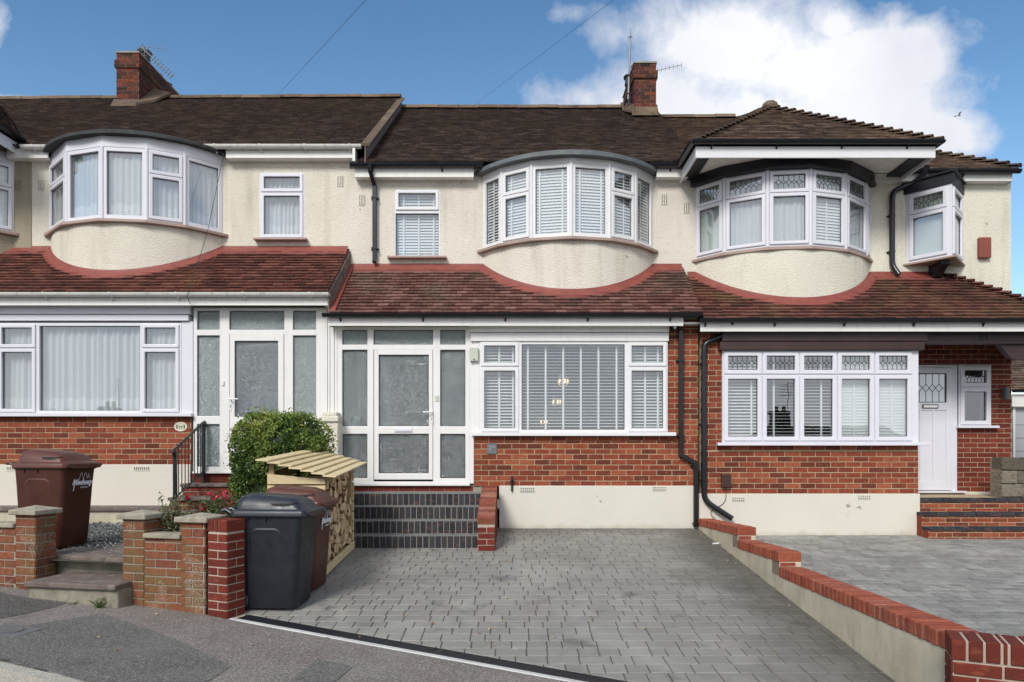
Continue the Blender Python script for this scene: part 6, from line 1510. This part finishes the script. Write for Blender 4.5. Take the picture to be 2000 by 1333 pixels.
for i, (a, b, s_) in enumerate(spots):
    zf = dz if (a > 470 and b < 1210+.181*(a-470)) else pz
    x_, y_ = on(a, b, zf); k = i % 3; o = lp[k] if i < 3 else lp[k].copy()
    if i >= 3: COL.objects.link(o)
    o.location = (x_, y_, zf(x_, y_)+.004); q = s_*rg.uniform(.026, .048); o.scale = (q, q, q); o.rotation_euler = (rg.uniform(-.3, .3), rg.uniform(-.3, .3), rg.uniform(0, 6.28))
    tag(o, 'small dry autumn leaf lying on the paving', 'leaf', 'fallen leaves on the ground')
a = on(1399, 1064, dz); mb = MB(); F = yaw_fr(a[0], a[1], dz(*a), .2); mb.tube([F.p(-.05, .012), F.p(.05, .014)], .012, 8); o = mb.build('litter', 'upvc', origin=(a[0], a[1], dz(*a))); tag(o, 'small white scrap of litter by the boundary wall', 'litter')
# manhole cover
a = on(20, 1233, pz); F = Fr((a[0], a[1], pz(a[0])+.004), (1, -.2, -.07), (.2, 1, 0)); mb = MB(); mb.plate(F, -.16, .17, -.13, .13, -.02, .004, []); c_ = mb.build('inspection_cover', 'iron', origin=F.o); tag(c_, 'small round metal inspection cover set in the pavement', 'manhole cover')
mb = MB(); mb.lathe(F.p(-.01, 0, .004), [(.105, 0), (.105, .004), (.098, .004), (.098, .001)], 28, 0, F.N); 
for i in range(-5, 6): hh = math.sqrt(.09**2-(i*.016)**2); mb.fbox(F, -.01-hh, -.01+hh, i*.016-.005, i*.016+.005, .004, .009)
mb.build('lid', 'iron', c_)

# ------------------------------------------------------------------ aerials, wires, bird
def yagi(name, label, base, top, boom_dir, L, n, el=.16, vertical=False, extra=None, mast=True, r=.006):
    t = thing(name, label, 'aerial', base); b, tp = Vector(base), Vector(top); d = Vector(boom_dir).normalized()
    if mast: mb = MB(); mb.tube([b, tp], .012, 6); mb.build('mast', 'aerial_grey', t)
    mb = MB(); mb.tube([tp-d*L*.15, tp+d*L*.85], r, 5); mb.build('boom', 'aerial_grey', t)
    s_ = Z if vertical else d.cross(Z).normalized()
    if abs((s_).dot(d)) > .5: s_ = s_-d*s_.dot(d); s_.normalize()
    for i in range(n):
        p = tp+d*L*(-.13+.97*i/(n-1)); mb = MB(); mb.tube([p-s_*el, p+s_*el], r*.7, 4); mb.build('element', 'aerial_grey', t)
    return t
yagi('tv_aerial', 'long mast with toothed aerial beside the right chimney', (X(1228, 14.6), 14.6, ZZ(205, 14.6)), (X(1231, 14.6), 14.6, ZZ(150, 14.6)), (0, 1, .3), .3, 5, .05)
mt = bpy.data.objects[-1] if False else None
t = thing('aerial_mast', 'tall thin grey pole strapped to the left face of the right chimney', 'mast', (X(1226, 14.5), 14.5, ZZ(205, 14.5)))
mb = MB(); mb.tube([(X(1227, 14.5), 14.5, ZZ(195, 14.5)), (X(1231, 14.5), 14.5, ZZ(80, 14.5))], .022, 8); mb.tube([(X(1231, 14.5), 14.5, ZZ(82, 14.5)), (X(1232, 14.5), 14.5, ZZ(56, 14.5))], .008, 6); mb.build('pole', 'aerial_grey', t)
for py in (147, 183): mb = MB(); mb.tube([(X(1226, 14.5), 14.5, ZZ(py, 14.5)), (X(1240, 14.5), 14.42, ZZ(py+8, 14.5))], .022, 5); mb.build('strap', 'black_paint', t)
mb = MB(); mb.tube([(X(1219, 14.6), 14.6, ZZ(208, 14.6)), (X(1238, 14.5), 14.5, ZZ(150, 14.5))], .02, 5); mb.build('stay', 'rail_black', t)
mb = MB()
for i in range(4):
    a = i*math.pi/2+.4; c = Vector((X(1231, 14.5), 14.5, ZZ(72, 14.5))); mb.tube([c, c+Vector((math.cos(a)*.06, math.sin(a)*.06, -.02))], .008, 4)
mb.build('collar', 'aerial_grey', t)
t2 = yagi('tv_aerial', 'small toothed aerial pointing right from the right chimney', (3.0, 14.6, 9.45), (X(1284, 14.4), 14.4, ZZ(138, 14.4)), (1, 0, .23), .62, 8, .055, True)
yagi('tv_aerial', 'dark comb-shaped aerial pointing down right from the left chimney', (-7.95, 14.7, 9.6), (X(283, 14.6), 14.6, ZZ(99, 14.6)), (1, .0, -.95), .95, 13, .07, True, r=.013)
yagi('tv_aerial', 'pale wide aerial with long rods above the left chimney', (-7.9, 15.0, 9.6), (X(285, 15.), 15., ZZ(92, 15.)), (1, .3, .02), .5, 5, .12, True, r=.005)
def wire(label, pts, r=.006, sag=.0):
    p = [Vector(q) for q in pts]; out = []
    for a, b in zip(p, p[1:]):
        for i in range(12): k = i/12; q = a.lerp(b, k); q.z -= sag*4*k*(1-k); out.append(q)
    out.append(p[-1]); mb = MB(); mb.tube(out, r, 5); return tag(mb.build('telephone_wire', 'cable', origin=p[-1]), label, 'wire')
wire('thin wire from the top left sky down to the left house eaves', [(X(715, 4.5)*1.0, 4.5, ZZ(0, 4.5)), (X(437, 10.7), 10.7, ZZ(300, 10.7))], .0014, .0)
wire('thin wire crossing the sky towards the middle roof ridge', [(X(1205, 5), 5, ZZ(-5, 5)), (X(905, 15.0), 15.0, ZZ(222, 15.0))], .0014)
wire('thin black cable hanging down the bow window of the left house', [(X(437, 10.72), 10.72, ZZ(300, 10.72)), (X(405, 10.35), 10.35, ZZ(455, 10.35)), (X(382, 10.0), 9.92, ZZ(545, 9.92)), (X(365, 9.9), 9.9, ZZ(578, 9.9)), (X(374, 10.1), 10.12, ZZ(604, 10.12))], .0045)
t = thing('gull', 'tiny white gull flying at the edge of the cloud', 'bird', (X(1872, 60), 60, ZZ(226, 60)))
mb = MB(); c = Vector((X(1872, 60), 60, ZZ(226, 60)))
mb.loft([[c+Vector((x_, math.cos(a)*r_, math.sin(a)*r_)) for a in [math.pi*2*i/8 for i in range(8)]] for x_, r_ in ((-.26, .01), (-.15, .05), (0, .075), (.12, .06), (.2, .045), (.27, .01))]); mb.build('body', 'upvc', t, smooth=True)
for s_ in (-1, 1): mb = MB(); mb.add([c+Vector((-.08, s_*.04, .03)), c+Vector((.1, s_*.04, .03)), c+Vector((.06, s_*.3, .16)), c+Vector((-.08, s_*.55, .1)), c+Vector((-.12, s_*.3, .12))], [(0, 1, 2, 3, 4)]); mb.build('wing', 'upvc', t)

# ------------------------------------------------------------------ pendant lamps inside the front room
for i, (px, py, yy_, r_, lb) in enumerate(((1100, 745, 12.1, .135, 'upper glass pendant lamp glowing behind the white blind'), (1087, 785, 12.7, .12, 'middle glass pendant lamp glowing behind the white blind'), (1062, 824, 13.3, .10, 'lowest faint pendant lamp glowing behind the white blind'))):
    c = Vector((X(px, yy_), yy_, ZZ(py, yy_))); t = thing('pendant_lamp', lb, 'lamp', c, 'pendant lamps in the front room')
    mb = MB(); mb.lathe(c, [(r_*.5, r_*.75), (r_*.95, r_*.5), (r_*1.05, 0), (r_*.95, -r_*.5), (r_*.5, -r_*.7)], 16); mb.build('lamp_shade', 'glass', t, smooth=True)
    for k in range(5): a = k*1.257; mb = MB(); ico(mb, c+Vector((math.cos(a)*r_*.6, math.sin(a)*r_*.6, 0)), r_*.13, 0, 1, (1, 1, 2.4)); mb.build('bulb', 'lamp_glow', t)
    mb = MB(); mb.tube([c+Z*r_*.7, (c.x, c.y, 3.24)], .006, 5); mb.build('cord', 'cable', t)

# ------------------------------------------------------------------ bungalows across the road (seen mirrored in the window panes)
def bungalow(label, x0, x1, y, zr, ze, chx):
    t = thing('bungalow', label, 'house', ((x0+x1)/2, y, -2.5), 'bungalows across the road')
    F = Fr((0, y, 0), (-1, 0, 0), Z, (0, 1, 0)); m = (x0+x1)/2; mb = MB()
    mb.plate(F, -x1, -x0, -2.6, ze, -.25, 0, [(-m-3.4, -m-1.4, -1.2, .1), (-m+1.4, -m+3.4, -1.2, .1), (-m-.5, -m+.5, -2.4, -.1)]); mb.box(x0, x1, y-7.5, y-.3, -2.6, ze); mb.build('wall', 'brick_dark', t)
    for a in (-m-3.4, -m+1.4): window(t, Fr(F.o-F.N*.1, F.U, F.V, F.N), a, a+2, -1.2, .1, [(a+.06, a+.97, -1.14, .04, 's'), (a+1.03, a+1.94, -1.14, .04, 's')])
    mb = MB(); mb.fbox(F, -m-.49, -m+.49, -2.4, -.11, -.16, -.08); mb.build('door', 'brown_timber', t)
    yr = y-3.75; a, b = x0-.4, x1+.4
    plane_tiles(t, 'roof', 'tile_brown', [(b, y+.4, ze-.1), (a, y+.4, ze-.1), (a+3.4, yr, zr), (b-3.4, yr, zr)], .3, 1, tw=.4)
    plane_tiles(t, 'roof', 'tile_brown', [(a, y+.4, ze-.1), (a, y-8, ze-.1), (a+3.4, yr, zr)], .3, 2, tw=.4); plane_tiles(t, 'roof', 'tile_brown', [(b, y-8, ze-.1), (b, y+.4, ze-.1), (b-3.4, yr, zr)], .3, 2, tw=.4)
    mb = MB(); mb.box(chx-.5, chx+.5, yr-.4, yr+.4, zr-1, zr+1.0); mb.box(chx-.56, chx+.56, yr-.46, yr+.46, zr+.8, zr+.93); c = mb.build('chimney', 'brick_chimney', t)
    for q in (-.2, .2): mb = MB(); mb.lathe((chx+q, yr, zr+1.0), [(.13, 0), (.11, .3), (.14, .33)], 10); mb.build('chimney_pot', 'terracotta', c)
    mb = MB(); mb.tube([(chx+.5, yr, zr+.5), (chx+.5, yr, zr+2.9)], .03, 6)
    for k in range(5): mb.tube([(chx+.1, yr-.25, zr+2.0+k*.18), (chx+.9, yr+.25, zr+2.0+k*.18)], .015, 4)
    mb.build('aerial', 'aerial_grey', t)
bungalow('bungalow across the road mirrored in the right-hand ground-floor window', 13.5, 27, -20, 3.0, .7, 17.3)
bungalow('bungalow across the road mirrored low in the left-hand ground-floor window', -31, -17, -20, 3.3, .9, -26)

# ground floor of the far left neighbour (outside the photograph's frame)
brick_wall(H0, FG, [(-12.9, gx(-60)-.002, gz(908), gz(815))], seed=621)
mb = MB(); mb.fbox(FG, -12.9, gx(-60)-.002, .2, gz(908)-.002, -.25, .02); mb.build('plinth', 'plinth_left', H0)
wn = window(H0, FW1, -11.6, -8.6, gz(808), gz(632), [(-11.55, -10.9, gz(806), gz(634), 's'), (-10.85, -9.35, gz(804), gz(636), 'f'), (-9.3, -8.65, gz(806), gz(634), 's')], 'upvc_cool', sill=(-11.7, -8.5, .05, .07))
net(wn, FW1, -11.6, -8.6, gz(806), gz(636), -.1)
mb = MB(); mb.plate(FG, -12.9, gx(-60)-.002, gz(815), gz(597), -.25, .0, [(-11.59, -8.61, gz(807), gz(633))]); mb.build('cladding', 'upvc_cool', H0)
roof_plane(H0, 'lean_to_roof', 'tile_red', [(-13.2, 9.97), (-9.51, 9.97), (-9.51, YF+.02), (-13.2, YF+.02)], 9.97, 3.76, YF, 4.71, .10, 63, th=.028)
mb = MB(); mb.box(-13.1, gx(-60)-.002, 10.03, 10.055, ZZ(597, 10.03), ZZ(576, 10.03)); mb.build('fascia', 'trim_white', H0)
gutter(H0, front(10.03), -13.1, gx(-60)-.01, ZZ(572.5, 9.97), 'gutter_white', step=.97, phase=.35)
